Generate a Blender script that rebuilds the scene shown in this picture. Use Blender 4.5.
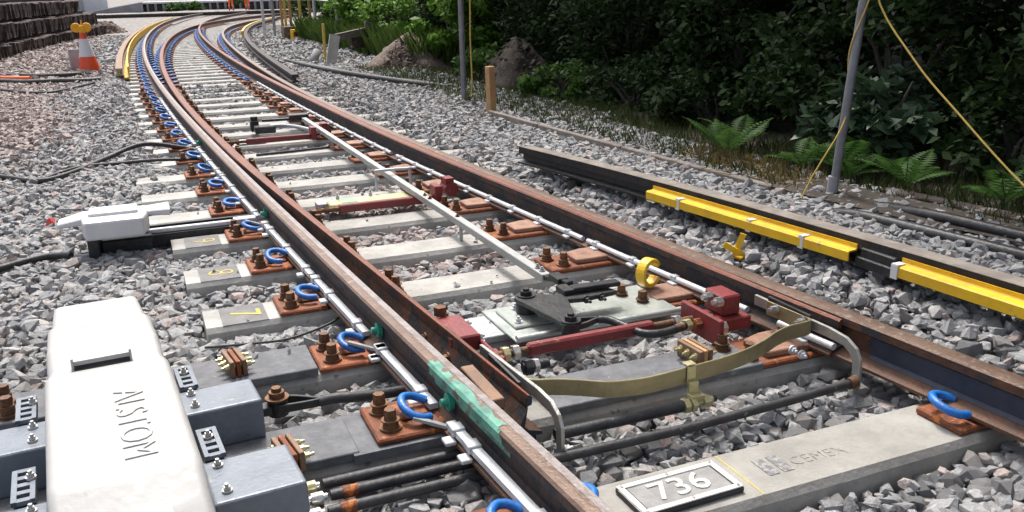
import bpy, bmesh, math, random
import numpy as np
from mathutils import Vector, Matrix

for o in list(bpy.data.objects):
    bpy.data.objects.remove(o)
SC = bpy.context.scene
COL = SC.collection
R = math.radians
random.seed(7)
RNG = np.random.default_rng(11)

# ------------------------------------------------------------------ camera
RH = 0.193                      # rail head above sleeper top (z = 0 is the top of the sleepers)
F, PITCH, ROLL, YAW, CZ, CY = 876.89, 0.3094, -0.0211, 0.3961, 1.1789 + RH, 11.3756
fw = Vector((math.sin(YAW) * math.cos(PITCH), math.cos(YAW) * math.cos(PITCH), -math.sin(PITCH)))
rt = Vector((math.cos(YAW), -math.sin(YAW), 0))
up = rt.cross(fw)
r2 = rt * math.cos(ROLL) + up * math.sin(ROLL)
u2 = -rt * math.sin(ROLL) + up * math.cos(ROLL)
cam = bpy.data.cameras.new('camera')
camo = bpy.data.objects.new('camera', cam)
COL.objects.link(camo)
cam.sensor_fit = 'HORIZONTAL'
cam.sensor_width = 36
cam.lens = F / 1024 * 36
cam.shift_y = CY / 1024
cam.clip_start = 0.05
cam.clip_end = 3000
M = Matrix((r2, u2, -fw)).transposed().to_4x4()
M.translation = (0, 0, CZ)
camo.matrix_world = M
SC.camera = camo

# ------------------------------------------------------------------ sky and sun
SUN = Vector((0.06, 0.48, 0.87)).normalized()
w = bpy.data.worlds.new('World')
SC.world = w
w.use_nodes = True
nt = w.node_tree
bg = nt.nodes['Background']
sky = nt.nodes.new('ShaderNodeTexSky')
sky.sky_type = 'NISHITA'
sky.sun_disc = False
sky.sun_elevation = math.asin(SUN.z)
sky.sun_rotation = math.atan2(SUN.x, SUN.y)
sky.air_density = 0.7
sky.dust_density = 6.0
sky.ozone_density = 0.5
hsv = nt.nodes.new('ShaderNodeHueSaturation')      # thin high cloud: a paler sky all over
hsv.inputs['Saturation'].default_value = 0.55
nt.links.new(sky.outputs[0], hsv.inputs['Color'])
nt.links.new(hsv.outputs[0], bg.inputs[0])
bg.inputs[1].default_value = 0.15
sun = bpy.data.lights.new('sun', 'SUN')
suno = bpy.data.objects.new('sun', sun)
COL.objects.link(suno)
sun.energy = 1.65
sun.angle = R(8)
sun.color = (1.0, 0.96, 0.9)
suno.rotation_euler = (-SUN).to_track_quat('-Z', 'Y').to_euler()
SC.view_settings.view_transform = 'Standard'
SC.view_settings.look = 'None'
SC.view_settings.gamma = 1
SC.view_settings.exposure = 0.92

# ------------------------------------------------------------------ materials
MATS = {}


def mat(name, col, rough=0.7, metal=0.0, col2=None, scale=12.0, bump=0.0, bscale=None, lo=0.4, hi=0.65, detail=6,
        spots=None, spot_scale=40, spot_lo=.62, spec=None, obj_var=0.0, sheen=0):
    m = bpy.data.materials.new(name)
    m.use_nodes = True
    t = m.node_tree
    b = t.nodes['Principled BSDF']
    b.inputs['Roughness'].default_value = rough
    b.inputs['Metallic'].default_value = metal
    if spec is not None:
        b.inputs['Specular IOR Level'].default_value = spec
    c4 = (*col, 1)
    tc = t.nodes.new('ShaderNodeTexCoord')
    out = None
    if col2 is not None:
        n = t.nodes.new('ShaderNodeTexNoise')
        n.inputs['Scale'].default_value = scale
        n.inputs['Detail'].default_value = detail
        n.inputs['Roughness'].default_value = 0.65
        t.links.new(tc.outputs['Object'], n.inputs['Vector'])
        r = t.nodes.new('ShaderNodeValToRGB')
        r.color_ramp.elements[0].position = lo
        r.color_ramp.elements[1].position = hi
        r.color_ramp.elements[0].color = c4
        r.color_ramp.elements[1].color = (*col2, 1)
        t.links.new(n.outputs['Fac'], r.inputs[0])
        out = r.outputs[0]
    else:
        rgb = t.nodes.new('ShaderNodeRGB')
        rgb.outputs[0].default_value = c4
        out = rgb.outputs[0]
    if spots is not None:
        n = t.nodes.new('ShaderNodeTexNoise')
        n.inputs['Scale'].default_value = spot_scale
        n.inputs['Detail'].default_value = 3
        t.links.new(tc.outputs['Object'], n.inputs['Vector'])
        r = t.nodes.new('ShaderNodeValToRGB')
        r.color_ramp.elements[0].position = spot_lo
        r.color_ramp.elements[1].position = spot_lo + .06
        t.links.new(n.outputs['Fac'], r.inputs[0])
        mx = t.nodes.new('ShaderNodeMix')
        mx.data_type = 'RGBA'
        t.links.new(r.outputs[0], mx.inputs[0])
        t.links.new(out, mx.inputs[6])
        mx.inputs[7].default_value = (*spots, 1)
        out = mx.outputs[2]
    if obj_var:
        oi = t.nodes.new('ShaderNodeObjectInfo')
        mr = t.nodes.new('ShaderNodeMapRange')
        mr.inputs[3].default_value = 1 - obj_var
        mr.inputs[4].default_value = 1 + obj_var
        t.links.new(oi.outputs['Random'], mr.inputs[0])
        hs = t.nodes.new('ShaderNodeHueSaturation')
        t.links.new(mr.outputs[0], hs.inputs['Value'])
        t.links.new(out, hs.inputs['Color'])
        out = hs.outputs[0]
    t.links.new(out, b.inputs['Base Color'])
    if bump:
        n = t.nodes.new('ShaderNodeTexNoise')
        n.inputs['Scale'].default_value = bscale or scale * 4
        n.inputs['Detail'].default_value = 5
        t.links.new(tc.outputs['Object'], n.inputs['Vector'])
        bp = t.nodes.new('ShaderNodeBump')
        bp.inputs['Strength'].default_value = bump
        bp.inputs['Distance'].default_value = 0.01
        t.links.new(n.outputs['Fac'], bp.inputs['Height'])
        t.links.new(bp.outputs[0], b.inputs['Normal'])
        rr = t.nodes.new('ShaderNodeMapRange')
        rr.inputs[3].default_value = max(0.05, rough - .12)
        rr.inputs[4].default_value = min(1, rough + .12)
        t.links.new(n.outputs['Fac'], rr.inputs[0])
        t.links.new(rr.outputs[0], b.inputs['Roughness'])
    MATS[name] = m
    return m


mat('concrete', (.29, .285, .265), .9, 0, (.42, .412, .385), 5, .35, 60, spots=(.24, .23, .21), spot_scale=22, spot_lo=.66, obj_var=.08)
mat('concrete_mid', (.215, .212, .20), .9, 0, (.31, .305, .285), 5, .35, 60, spots=(.16, .155, .145), spot_scale=22, spot_lo=.64)
mat('concrete_new', (.235, .228, .208), .9, 0, (.34, .33, .30), 4, .3, 70, spots=(.26, .25, .23), spot_scale=26, spot_lo=.66)
mat('concrete_stain', (.15, .15, .152), .9, 0, (.21, .208, .203), 9, .3, 60)
mat('slab', (.085, .09, .10), .75, 0, (.14, .145, .155), 14, .3, 60, spots=(.3, .29, .27), spot_scale=30, spot_lo=.68)
mat('rust_orange', (.235, .068, .022), .72, .1, (.125, .04, .017), 16, .5, 90, spots=(.42, .14, .03), spot_scale=25, spot_lo=.6, obj_var=.2)
mat('rust_slide', (.30, .175, .12), .6, .2, (.19, .09, .06), 14, .3, 90, obj_var=.12)
mat('rail_side', (.055, .03, .022), .75, .15, (.13, .055, .028), 7, .4, 60, spots=(.035, .032, .034), spot_scale=9, spot_lo=.52)
mat('rail_dark', (.04, .033, .032), .75, .15, (.075, .045, .035), 7, .4, 60, spots=(.025, .025, .03), spot_scale=9, spot_lo=.5)
mat('rail_red', (.17, .05, .024), .6, .2, (.10, .035, .02), 9, .4, 60)
mat('rail_head', (.145, .095, .068), .5, .3, (.10, .06, .042), 10, .3, 90, spots=(.2, .165, .14), spot_scale=18, spot_lo=.62)
mat('rail_foot', (.13, .065, .038), .7, .1, (.075, .042, .03), 9, .4, 70)
mat('rail_polish', (.27, .245, .24), .36, .5, (.17, .14, .125), 14, .15, 90)
mat('bolt_rust', (.09, .05, .03), .65, .4, (.2, .09, .035), 60, .3, 120, obj_var=.2)
mat('blue_paint', (.012, .145, .47), .4, 0, (.008, .10, .34), 40, .2, 120, spots=(.14, .11, .09), spot_scale=70, spot_lo=.66, obj_var=.15)
mat('galv', (.58, .60, .62), .45, .25, (.46, .48, .50), 18, .15, 90, obj_var=.06)
mat('galv_dull', (.36, .38, .39), .5, .5, (.28, .29, .3), 14, .2, 90)
mat('bar_grey', (.36, .365, .36), .5, .3, (.29, .295, .29), 10, .2, 90)
mat('tube_white', (.66, .67, .68), .4, .1, (.54, .55, .56), 18, .1, 90)
mat('cover_white', (.37, .37, .362), .5, 0, (.335, .335, .328), 3, .12, 40, spots=(.30, .275, .235), spot_scale=19, spot_lo=.69)
mat('white_plain', (.60, .60, .61), .4, 0, (.54, .54, .55), 5, .1, 40)
mat('grey_paint', (.15, .175, .21), .45, .1, (.115, .135, .165), 9, .2, 60, spots=(.22, .22, .21), spot_scale=30, spot_lo=.66)
mat('red_paint', (.20, .022, .025), .45, 0, (.14, .02, .02), 12, .25, 70, spots=(.26, .16, .12), spot_scale=30, spot_lo=.68)
mat('black_rubber', (.018, .018, .02), .55, 0, (.035, .035, .038), 14, .25, 90, spots=(.16, .15, .14), spot_scale=40, spot_lo=.68)
mat('black_steel', (.02, .021, .023), .42, .35, (.04, .04, .042), 18, .25, 90)
mat('zinc_olive', (.34, .29, .16), .38, .6, (.27, .235, .13), 9, .15, 60)
mat('zinc_yellow', (.56, .50, .26), .35, .6, (.45, .42, .25), 22, .15, 90)
mat('zinc_plate', (.50, .53, .50), .35, .6, (.36, .40, .37), 7, .15, 60)
mat('steel_bright', (.58, .57, .54), .3, .8, (.42, .41, .39), 40, .1, 90)
mat('strap_grey', (.42, .42, .39), .4, .6, (.33, .32, .29), 14, .15, 90)
mat('yellow_paint', (.74, .46, .014), .45, 0, (.62, .37, .02), 7, .15, 60, spots=(.40, .28, .09), spot_scale=26, spot_lo=.66)
mat('yellow_plastic', (.80, .38, .01), .35, 0, (.7, .32, .01), 9)
mat('yellow_mark', (.58, .43, .08), .85, 0, (.42, .33, .10), 30, .2, 90)
mat('green_paint', (.02, .30, .20), .5, 0, (.03, .22, .16), 30, .2, 90)
mat('green_pale', (.16, .42, .18), .6, 0, (.3, .45, .3), 30)
mat('orange_plastic', (.75, .085, .02), .45, 0, (.6, .07, .02), 7)
mat('hi_vis', (.80, .14, .02), .7, 0, (.7, .11, .02), 12, .3, 30)
mat('reflective', (.62, .62, .66), .4)
mat('cloth_dark', (.03, .03, .04), .9)
mat('skin', (.5, .3, .22), .6)
mat('wood_fresh', (.46, .28, .13), .8, 0, (.36, .20, .09), 8, .3, 40)
mat('wood_grey', (.16, .14, .12), .9, 0, (.24, .21, .18), 9, .4, 40)
mat('timber_old', (.036, .026, .022), .9, 0, (.10, .075, .066), 9, .6, 30, spots=(.26, .22, .2), spot_scale=7, spot_lo=.6, obj_var=.4)
mat('post_steel', (.24, .25, .27), .5, .5, (.17, .17, .18), 7, .2, 60)
mat('rope_yellow', (.62, .44, .10), .75, 0, (.5, .35, .08), 30)
mat('cable_orange', (.7, .12, .03), .5)
mat('red_litter', (.6, .06, .05), .6)
mat('earth', (.035, .028, .021), .95, 0, (.07, .056, .043), 3, .8, 30, spots=(.16, .14, .12), spot_scale=26, spot_lo=.62)
mat('earth_brown', (.10, .07, .052), .95, 0, (.17, .13, .105), 14, .9, 40, spots=(.25, .22, .19), spot_scale=32, spot_lo=.58)
mat('bark', (.05, .042, .034), .95, 0, (.09, .08, .065), 6, .9, 25)
mat('wall_white', (.62, .63, .64), .8, 0, (.54, .55, .56), 2, .1, 30)
mat('platform_dark', (.06, .06, .065), .85, 0, (.11, .105, .1), 3)
mat('platform_grey', (.3, .3, .31), .85, 0, (.24, .24, .25), 2)
mat('asphalt', (.2, .195, .19), .9, 0, (.15, .15, .15), 3)
mat('cream_label', (.66, .64, .68), .6)
mat('stencil', (.15, .15, .16), .9, 0, (.32, .31, .29), 60, lo=.45, hi=.6)
mat('etch', (.17, .165, .155), .9, 0, (.40, .38, .35), 90, lo=.42, hi=.58)
mat('plate_grey', (.20, .20, .195), .75, 0, (.27, .265, .255), 20, .2, 90)
mat('plate_white', (.72, .71, .67), .6, 0, (.55, .54, .5), 30, .1, 90)
mat('blue_grey', (.035, .045, .07), .6, .1, (.022, .03, .05), 14, .2, 60)
mat('brown_bar', (.22, .13, .08), .65, .2, (.15, .09, .06), 12, .2, 60)
mat('straw', (.30, .22, .10), .9, 0, (.2, .14, .07), 10)


def leaf_mat(name, col, col2, trans=.35, rough=.5):
    m = bpy.data.materials.new(name)
    m.use_nodes = True
    t = m.node_tree
    b = t.nodes['Principled BSDF']
    g = t.nodes.new('ShaderNodeNewGeometry')
    r = t.nodes.new('ShaderNodeValToRGB')
    r.color_ramp.elements[0].color = (*col, 1)
    r.color_ramp.elements[1].color = (*col2, 1)
    t.links.new(g.outputs['Random Per Island'], r.inputs[0])
    t.links.new(r.outputs[0], b.inputs['Base Color'])
    b.inputs['Roughness'].default_value = rough
    b.inputs['Specular IOR Level'].default_value = .5 if rough < .45 else .18
    tr = t.nodes.new('ShaderNodeBsdfTranslucent')
    t.links.new(r.outputs[0], tr.inputs[0])
    mx = t.nodes.new('ShaderNodeMixShader')
    mx.inputs[0].default_value = trans
    t.links.new(b.outputs[0], mx.inputs[1])
    t.links.new(tr.outputs[0], mx.inputs[2])
    t.links.new(mx.outputs[0], t.nodes['Material Output'].inputs[0])
    MATS[name] = m


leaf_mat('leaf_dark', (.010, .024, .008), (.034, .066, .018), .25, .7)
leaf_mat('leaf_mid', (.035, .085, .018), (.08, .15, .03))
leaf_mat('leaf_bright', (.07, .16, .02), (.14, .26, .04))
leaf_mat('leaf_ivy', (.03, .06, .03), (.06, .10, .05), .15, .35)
leaf_mat('fern', (.04, .10, .02), (.08, .17, .035))
leaf_mat('grass', (.035, .065, .018), (.10, .12, .045))
leaf_mat('grass_tall', (.06, .13, .025), (.17, .25, .06))
leaf_mat('grass_dry', (.16, .13, .05), (.28, .21, .09))


def stone_mat(name, pinkness):
    m = bpy.data.materials.new(name)
    m.use_nodes = True
    t = m.node_tree
    L = t.links.new
    b = t.nodes['Principled BSDF']
    b.inputs['Roughness'].default_value = .85
    g = t.nodes.new('ShaderNodeNewGeometry')
    oi = t.nodes.new('ShaderNodeObjectInfo')
    ad = t.nodes.new('ShaderNodeMath')
    ad.operation = 'ADD'
    L(g.outputs['Random Per Island'], ad.inputs[0])
    L(oi.outputs['Random'], ad.inputs[1])
    fr = t.nodes.new('ShaderNodeMath')
    fr.operation = 'FRACT'
    L(ad.outputs[0], fr.inputs[0])
    r = t.nodes.new('ShaderNodeValToRGB')
    cr = r.color_ramp
    cols = [(0, (.15, .152, .156)), (.16, (.225, .228, .232)), (.34, (.285, .288, .293)), (.5, (.34, .341, .34)), (.64, (.25, .254, .26)),
            (.8, (.38, .377, .37)), (.93, (.32, .302, .287)), (.97, (.31, .268, .25)), (1, (.47, .465, .455))]
    cr.elements[0].color = (*cols[0][1], 1)
    cr.elements[1].position = 1
    cr.elements[1].color = (*cols[-1][1], 1)
    for p, c in cols[1:-1]:
        e = cr.elements.new(p)
        e.color = (*c, 1)
    L(fr.outputs[0], r.inputs[0])
    r2_ = t.nodes.new('ShaderNodeValToRGB')
    c2 = r2_.color_ramp
    c2.elements[0].color = (.22, .18, .168, 1)
    c2.elements[1].color = (.37, .34, .325, 1)
    for p, c in [(.25, (.31, .245, .225)), (.5, (.28, .25, .235)), (.75, (.39, .315, .29))]:
        e = c2.elements.new(p)
        e.color = (*c, 1)
    L(fr.outputs[0], r2_.inputs[0])
    # older pinkish stone lies in patches: to the far left of the track and in patches between the sleepers
    at = t.nodes.new('ShaderNodeAttribute')
    at.attribute_name = 'pink'
    at.attribute_type = 'GEOMETRY'
    mx = t.nodes.new('ShaderNodeMix')
    mx.data_type = 'RGBA'
    L(at.outputs['Fac'], mx.inputs[0])
    L(r.outputs[0], mx.inputs[6])
    L(r2_.outputs[0], mx.inputs[7])
    tc = t.nodes.new('ShaderNodeTexCoord')
    n = t.nodes.new('ShaderNodeTexNoise')
    n.inputs['Scale'].default_value = 45
    n.inputs['Detail'].default_value = 7
    n.inputs['Roughness'].default_value = .7
    L(tc.outputs['Object'], n.inputs['Vector'])
    mr = t.nodes.new('ShaderNodeMapRange')
    mr.inputs[1].default_value = .25
    mr.inputs[2].default_value = .75
    mr.inputs[3].default_value = .6
    mr.inputs[4].default_value = 1.35
    L(n.outputs['Fac'], mr.inputs[0])
    mu = t.nodes.new('ShaderNodeMix')
    mu.data_type = 'RGBA'
    mu.blend_type = 'MULTIPLY'
    mu.inputs[0].default_value = 1
    L(mx.outputs[2], mu.inputs[6])
    L(mr.outputs[0], mu.inputs[7])
    L(mu.outputs[2], b.inputs['Base Color'])
    bp = t.nodes.new('ShaderNodeBump')
    bp.inputs['Strength'].default_value = .9
    bp.inputs['Distance'].default_value = .012
    L(n.outputs['Fac'], bp.inputs['Height'])
    L(bp.outputs[0], b.inputs['Normal'])
    MATS[name] = m


stone_mat('stone', 0)

# ground sheet: fines between stones, turning to stone-coloured speckle far off
m = bpy.data.materials.new('ground')
m.use_nodes = True
t = m.node_tree
b = t.nodes['Principled BSDF']
b.inputs['Roughness'].default_value = .95
tc = t.nodes.new('ShaderNodeTexCoord')
v = t.nodes.new('ShaderNodeTexVoronoi')
v.inputs['Scale'].default_value = 14
t.links.new(tc.outputs['Object'], v.inputs['Vector'])
rr = t.nodes.new('ShaderNodeValToRGB')
rr.color_ramp.elements[0].color = (.13, .125, .12, 1)
rr.color_ramp.elements[1].color = (.32, .31, .29, 1)
e = rr.color_ramp.elements.new(.5)
e.color = (.21, .19, .18, 1)
sp = t.nodes.new('ShaderNodeSeparateColor')
t.links.new(v.outputs['Color'], sp.inputs[0])
t.links.new(sp.outputs[0], rr.inputs[0])
t.links.new(rr.outputs[0], b.inputs['Base Color'])
bp = t.nodes.new('ShaderNodeBump')
bp.inputs['Strength'].default_value = .9
bp.inputs['Distance'].default_value = .03
bp.invert = True
t.links.new(v.outputs['Distance'], bp.inputs['Height'])
t.links.new(bp.outputs[0], b.inputs['Normal'])
MATS['ground'] = m


# ------------------------------------------------------------------ mesh building helpers
class MB:
    def __init__(s):
        s.v, s.f, s.m, s.sm = [], [], [], []

    def add(s, vs, fs, mi=0, smooth=False):
        o = len(s.v)
        s.v += [tuple(p) for p in vs]
        for f in fs:
            s.f.append(tuple(i + o for i in f))
            s.m.append(mi)
            s.sm.append(smooth)
        return s

    def box(s, c, size, rz=0, mi=0, rot=None):
        hx, hy, hz = size[0] / 2, size[1] / 2, size[2] / 2
        P = [Vector((x * hx, y * hy, z * hz)) for z in (-1, 1) for y in (-1, 1) for x in (-1, 1)]
        mt = rot if rot is not None else Matrix.Rotation(rz, 3, 'Z')
        P = [mt @ p + Vector(c) for p in P]
        return s.add(P, [(0, 2, 3, 1), (4, 5, 7, 6), (0, 1, 5, 4), (2, 6, 7, 3), (0, 4, 6, 2), (1, 3, 7, 5)], mi)

    def box2(s, x0, x1, y0, y1, z0, z1, mi=0):
        return s.box(((x0 + x1) / 2, (y0 + y1) / 2, (z0 + z1) / 2), (x1 - x0, y1 - y0, z1 - z0), mi=mi)

    def cyl(s, p0, p1, r, n=12, r1=None, mi=0, smooth=True, phase=0):
        p0, p1 = Vector(p0), Vector(p1)
        a = (p1 - p0).normalized()
        u = a.orthogonal().normalized()
        if abs(a.z) > .99:
            u = Vector((1, 0, 0))
        w_ = a.cross(u)
        r1 = r if r1 is None else r1
        vs = []
        for p, q in ((p0, r), (p1, r1)):
            for i in range(n):
                th = 2 * math.pi * i / n + phase
                vs.append(p + (u * math.cos(th) + w_ * math.sin(th)) * q)
        s.add(vs, [(i, (i + 1) % n, n + (i + 1) % n, n + i) for i in range(n)], mi, smooth)
        s.add(vs[:n][::-1], [tuple(range(n))], mi)
        s.add(vs[n:], [tuple(range(n))], mi)
        return s

    def tube(s, path, r, n=8, mi=0, closed=False, flat=None):
        """sweep a circle (or a flat w x h rectangle) along a path"""
        P = [Vector(p) for p in path]
        k = len(P)
        T = []
        for i in range(k):
            if closed:
                T.append((P[(i + 1) % k] - P[i - 1]).normalized())
            else:
                T.append((P[min(i + 1, k - 1)] - P[max(i - 1, 0)]).normalized())
        up0 = Vector((0, 0, 1))
        if abs(T[0].dot(up0)) > .95:
            up0 = Vector((0, 1, 0))
        nrm = (up0 - T[0] * up0.dot(T[0])).normalized()
        vs = []
        for i in range(k):
            nrm = (nrm - T[i] * nrm.dot(T[i])).normalized()
            bi = T[i].cross(nrm)
            rr_ = r[i] if isinstance(r, (list, tuple)) else r
            if flat:
                for a, b_ in ((-1, -1), (1, -1), (1, 1), (-1, 1)):
                    vs.append(P[i] + bi * a * flat[0] / 2 + nrm * b_ * flat[1] / 2)
            else:
                for j in range(n):
                    th = 2 * math.pi * j / n
                    vs.append(P[i] + (bi * math.cos(th) + nrm * math.sin(th)) * rr_)
        if flat:
            n = 4
        fs = []
        for i in range(k if closed else k - 1):
            a, b_ = i * n, ((i + 1) % k) * n
            for j in range(n):
                fs.append((a + j, a + (j + 1) % n, b_ + (j + 1) % n, b_ + j))
        s.add(vs, fs, mi, not flat)
        if not closed:
            s.add(vs[:n][::-1], [tuple(range(n))], mi)
            s.add(vs[-n:], [tuple(range(n))], mi)
        return s

    def prism(s, poly, z0, z1, mi=0):
        n = len(poly)
        vs = [(x, y, z0) for x, y in poly] + [(x, y, z1) for x, y in poly]
        return s.add(vs, [tuple(range(n))[::-1], tuple(range(n, 2 * n))] + [(i, (i + 1) % n, n + (i + 1) % n, n + i) for i in range(n)], mi)

    def bolt(s, c, r=.018, h=.03, axis=(0, 0, 1), washer=True, stud=.012, mi=0):
        c, a = Vector(c), Vector(axis).normalized()
        if washer:
            s.cyl(c, c + a * .006, r * 1.45, 14, mi=mi)
            c = c + a * .006
        s.cyl(c, c + a * h, r, 6, mi=mi, smooth=False, phase=random.random())
        if stud:
            s.cyl(c + a * h, c + a * (h + stud), r * .55, 8, mi=mi)
        return s

    def build(s, name, mats, parent=None, bevel=0, seg=1, loc=None):
        me = bpy.data.meshes.new(name)
        off = Vector((0, 0, 0))
        if parent is not None:
            off = Vector(parent.get('_o', (0, 0, 0)))
        if loc is not None:
            off = Vector(loc)
        vs = [Vector(p) - off for p in s.v]
        me.from_pydata(vs, [], s.f)
        if isinstance(mats, str):
            mats = [mats]
        for q in mats:
            me.materials.append(MATS[q])
        me.polygons.foreach_set('material_index', s.m)
        me.polygons.foreach_set('use_smooth', s.sm)
        if bevel:
            bm = bmesh.new()
            bm.from_mesh(me)
            bmesh.ops.remove_doubles(bm, verts=bm.verts, dist=1e-5)
            ed = [e_ for e_ in bm.edges if len(e_.link_faces) == 2 and e_.calc_face_angle(0) > R(32)]
            bmesh.ops.bevel(bm, geom=ed, offset=bevel, segments=seg, affect='EDGES', profile=.5, clamp_overlap=True)
            bm.to_mesh(me)
            bm.free()
        me.update()
        o = bpy.data.objects.new(name, me)
        COL.objects.link(o)
        if parent is not None:
            o.parent = parent
        if loc is not None:
            o.location = loc
        return o


ORIG = {}


def thing(name, loc, label, cat, group=None, rz=0):
    o = bpy.data.objects.new(name, None)
    o.empty_display_size = .1
    COL.objects.link(o)
    o.location = loc
    o.rotation_euler = (0, 0, rz)
    o['_o'] = tuple(loc) if rz == 0 else (0, 0, 0)
    tag(o, label, cat, group)
    return o


def tag(o, label=None, cat=None, group=None, kind=None):
    if label:
        o['label'] = label
    if cat:
        o['category'] = cat
    if group:
        o['group'] = group
    if kind:
        o['kind'] = kind
    return o


def sub(o, parent, keep=True):
    """make o a sub-part of a mesh part whose own origin equals the thing's origin"""
    o.parent = parent
    return o


def copy_to(proto, parent, loc, rz=0, scale=None):
    c = proto.copy()
    COL.objects.link(c)
    c.parent = parent
    c.location = loc
    c.rotation_euler = (0, 0, rz)
    if scale:
        c.scale = scale
    return c


def proto_mesh(mb, name, mats, bevel=0, seg=1):
    o = mb.build(name, mats, bevel=bevel, seg=seg)
    COL.objects.unlink(o)
    return o


def text_mesh(txt, size, extrude, name, material, parent, loc, rz=0, tilt=None, offset=0.0, bevel=0, sx=1.0):
    cu = bpy.data.curves.new('t', 'FONT')
    cu.body = txt
    cu.size = size
    cu.extrude = extrude
    cu.offset = offset
    cu.bevel_depth = bevel
    cu.align_x = 'CENTER'
    cu.align_y = 'CENTER'
    cu.resolution_u = 3
    to = bpy.data.objects.new('t', cu)
    COL.objects.link(to)
    dg = bpy.context.evaluated_depsgraph_get()
    me = bpy.data.meshes.new_from_object(to.evaluated_get(dg))
    bpy.data.objects.remove(to)
    me.materials.clear()
    me.materials.append(MATS[material])
    o = bpy.data.objects.new(name, me)
    COL.objects.link(o)
    o.parent = parent
    o.location = loc
    o.rotation_euler = (tilt or 0, 0, rz)
    o.scale = (sx, 1, 1)
    return o


ORD = ['first', 'second', 'third', 'fourth', 'fifth', 'sixth', 'seventh', 'eighth', 'ninth', 'tenth', 'eleventh', 'twelfth',
       'thirteenth', 'fourteenth', 'fifteenth', 'sixteenth', 'seventeenth', 'eighteenth', 'nineteenth', 'twentieth']
TENS = {2: 'twenty', 3: 'thirty', 4: 'forty', 5: 'fifty'}


def ordinal(n):
    if n <= 20:
        return ORD[n - 1]
    if n % 10 == 0:
        return TENS[n // 10][:-1] + 'ieth'
    return TENS[n // 10] + '-' + ORD[n % 10 - 1]


# ------------------------------------------------------------------ track alignment (x of rail head centre against y)
def fit(pts, deg):
    p = np.array(pts)
    c = np.polyfit(p[:, 1], p[:, 0], deg, w=1 / (p[:, 1] * .25 + .6))
    y0, y1 = p[:, 1].min(), p[:, 1].max()
    d = np.polyder(c)

    def f(y):
        yc = min(max(y, y0), y1)
        return float(np.polyval(c, yc) + (y - yc) * np.polyval(d, yc))
    return f


XL = fit([(.872, 1.555), (.845, 1.98), (.82, 2.3), (.798, 2.76), (.763, 3.24), (.709, 4.05), (.675, 4.7), (.587, 6.3), (.454, 9.17),
          (.283, 15.86), (.256, 18.4), (.338, 24.0), (.486, 27.9), (.767, 33.2), (1.208, 39.5), (1.992, 46.6), (3.535, 56.3), (5.3, 63.5)], 6)
XR = fit([(2.375, 1.67), (2.36, 2.0), (2.312, 2.48), (2.261, 3.05), (2.21, 3.85), (2.15, 5.02), (2.03, 6.69), (1.93, 9.3), (1.95, 14.4),
          (2.09, 19.4), (2.32, 23.8), (2.66, 28.7), (3.25, 33.5), (4.03, 37.5), (5.0, 40.9), (6.4, 45.0), (8.0, 49.0)], 6)
XRS_ = fit([(2.24, 2.5), (2.08, 5.0), (1.885, 8.98), (1.83, 10.7), (1.775, 12.9), (1.765, 16.67), (1.775, 17.85), (2.03, 27.1), (2.4, 35.64), (3.9, 45.9), (5.6, 54.9), (7.6, 62.0)], 6)
XLS_ = fit([(.864, 3.5), (.831, 3.985), (.786, 4.64), (.675, 6.25), (.552, 9.1), (.472, 15.7), (.53, 18.2), (.80, 23.6), (1.26, 29.28), (2.35, 36.7), (3.3, 41.3), (4.75, 45.8), (6.8, 51.0), (8.8, 55.0)], 6)
TOE_L, TOE_R = 2.24, 2.32


def hw(y, toe):
    return min(.07, .014 + max(0, y - toe) * .012)


def XLS(y):      # centre of the foot/web of the open left switch rail
    if y < 3.5:
        return .864 + (3.5 - y) * .075
    return XLS_(y)


def XRS(y):
    a = XR(y) - .035 - hw(y, TOE_R) + .035
    return min(a, XRS_(y)) if y > 8 else a


# rail cross-section, x right, z from the foot; closed polygon (anticlockwise seen along +y)
HALF = [(.070, .0), (.070, .011), (.022, .026), (.010, .040), (.010, .105), (.020, .116), (.035, .121), (.0365, .150), (.029, .1575), (.010, .159)]
PROF = [(-x, z) for x, z in HALF] + [(x, z) for x, z in HALF[::-1]]
NP = len(PROF)
FOOT = RH - .159


def sweep_rail(xf, y0, y1, step, name, parent, mats, clip=None, top=None, prof=PROF, z0=FOOT, headmat=True):
    mb = MB()
    ys = []
    y = y0
    while y < y1:
        ys.append(y)
        y += step(y)
    ys.append(y1)
    rings = []
    for y in ys:
        x = xf(y)
        ring = []
        for px, pz in prof:
            q = px
            if clip:
                q = clip(y, x, px, pz)
            zz = z0 + pz
            if top:
                zz -= top(y) * (pz / .159)
            ring.append((x + q, y, zz))
        rings.append(ring)
    n = len(prof)
    vs = [p for r_ in rings for p in r_]
    for i in range(len(rings) - 1):
        for j in range(n):
            a, b_ = j, (j + 1) % n
            pz0, pz1 = prof[a][1], prof[b_][1]
            mi = 0
            if len(mats) > 3 and max(pz0, pz1) <= .027:
                mi = 3
            if headmat:
                if min(pz0, pz1) > .157:
                    mi = 1
                elif min(pz0, pz1) >= .14:
                    mi = 1
            f = (i * n + a, (i + 1) * n + a, (i + 1) * n + b_, i * n + b_)
            mb.f.append(f)
            mb.m.append(mi)
            mb.sm.append(False)
    mb.v = vs
    mb.f.append(tuple(range(n)))
    mb.m.append(2 if len(mats) > 2 else 0)
    mb.sm.append(False)
    mb.f.append(tuple(range(len(vs) - n, len(vs)))[::-1])
    mb.m.append(0)
    mb.sm.append(False)
    return mb.build(name, mats, parent)


STEP = lambda y: .12 if y < 8 else (.5 if y < 20 else 1.0)

# ------------------------------------------------------------------ ground sheet (structure)
SL_Y0, SL_DY = 1.83, .68
SLEEPERS = [SL_Y0 + i * SL_DY for i in range(64)]


def cl(v):
    return min(1.0, max(0.0, v))


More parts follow.
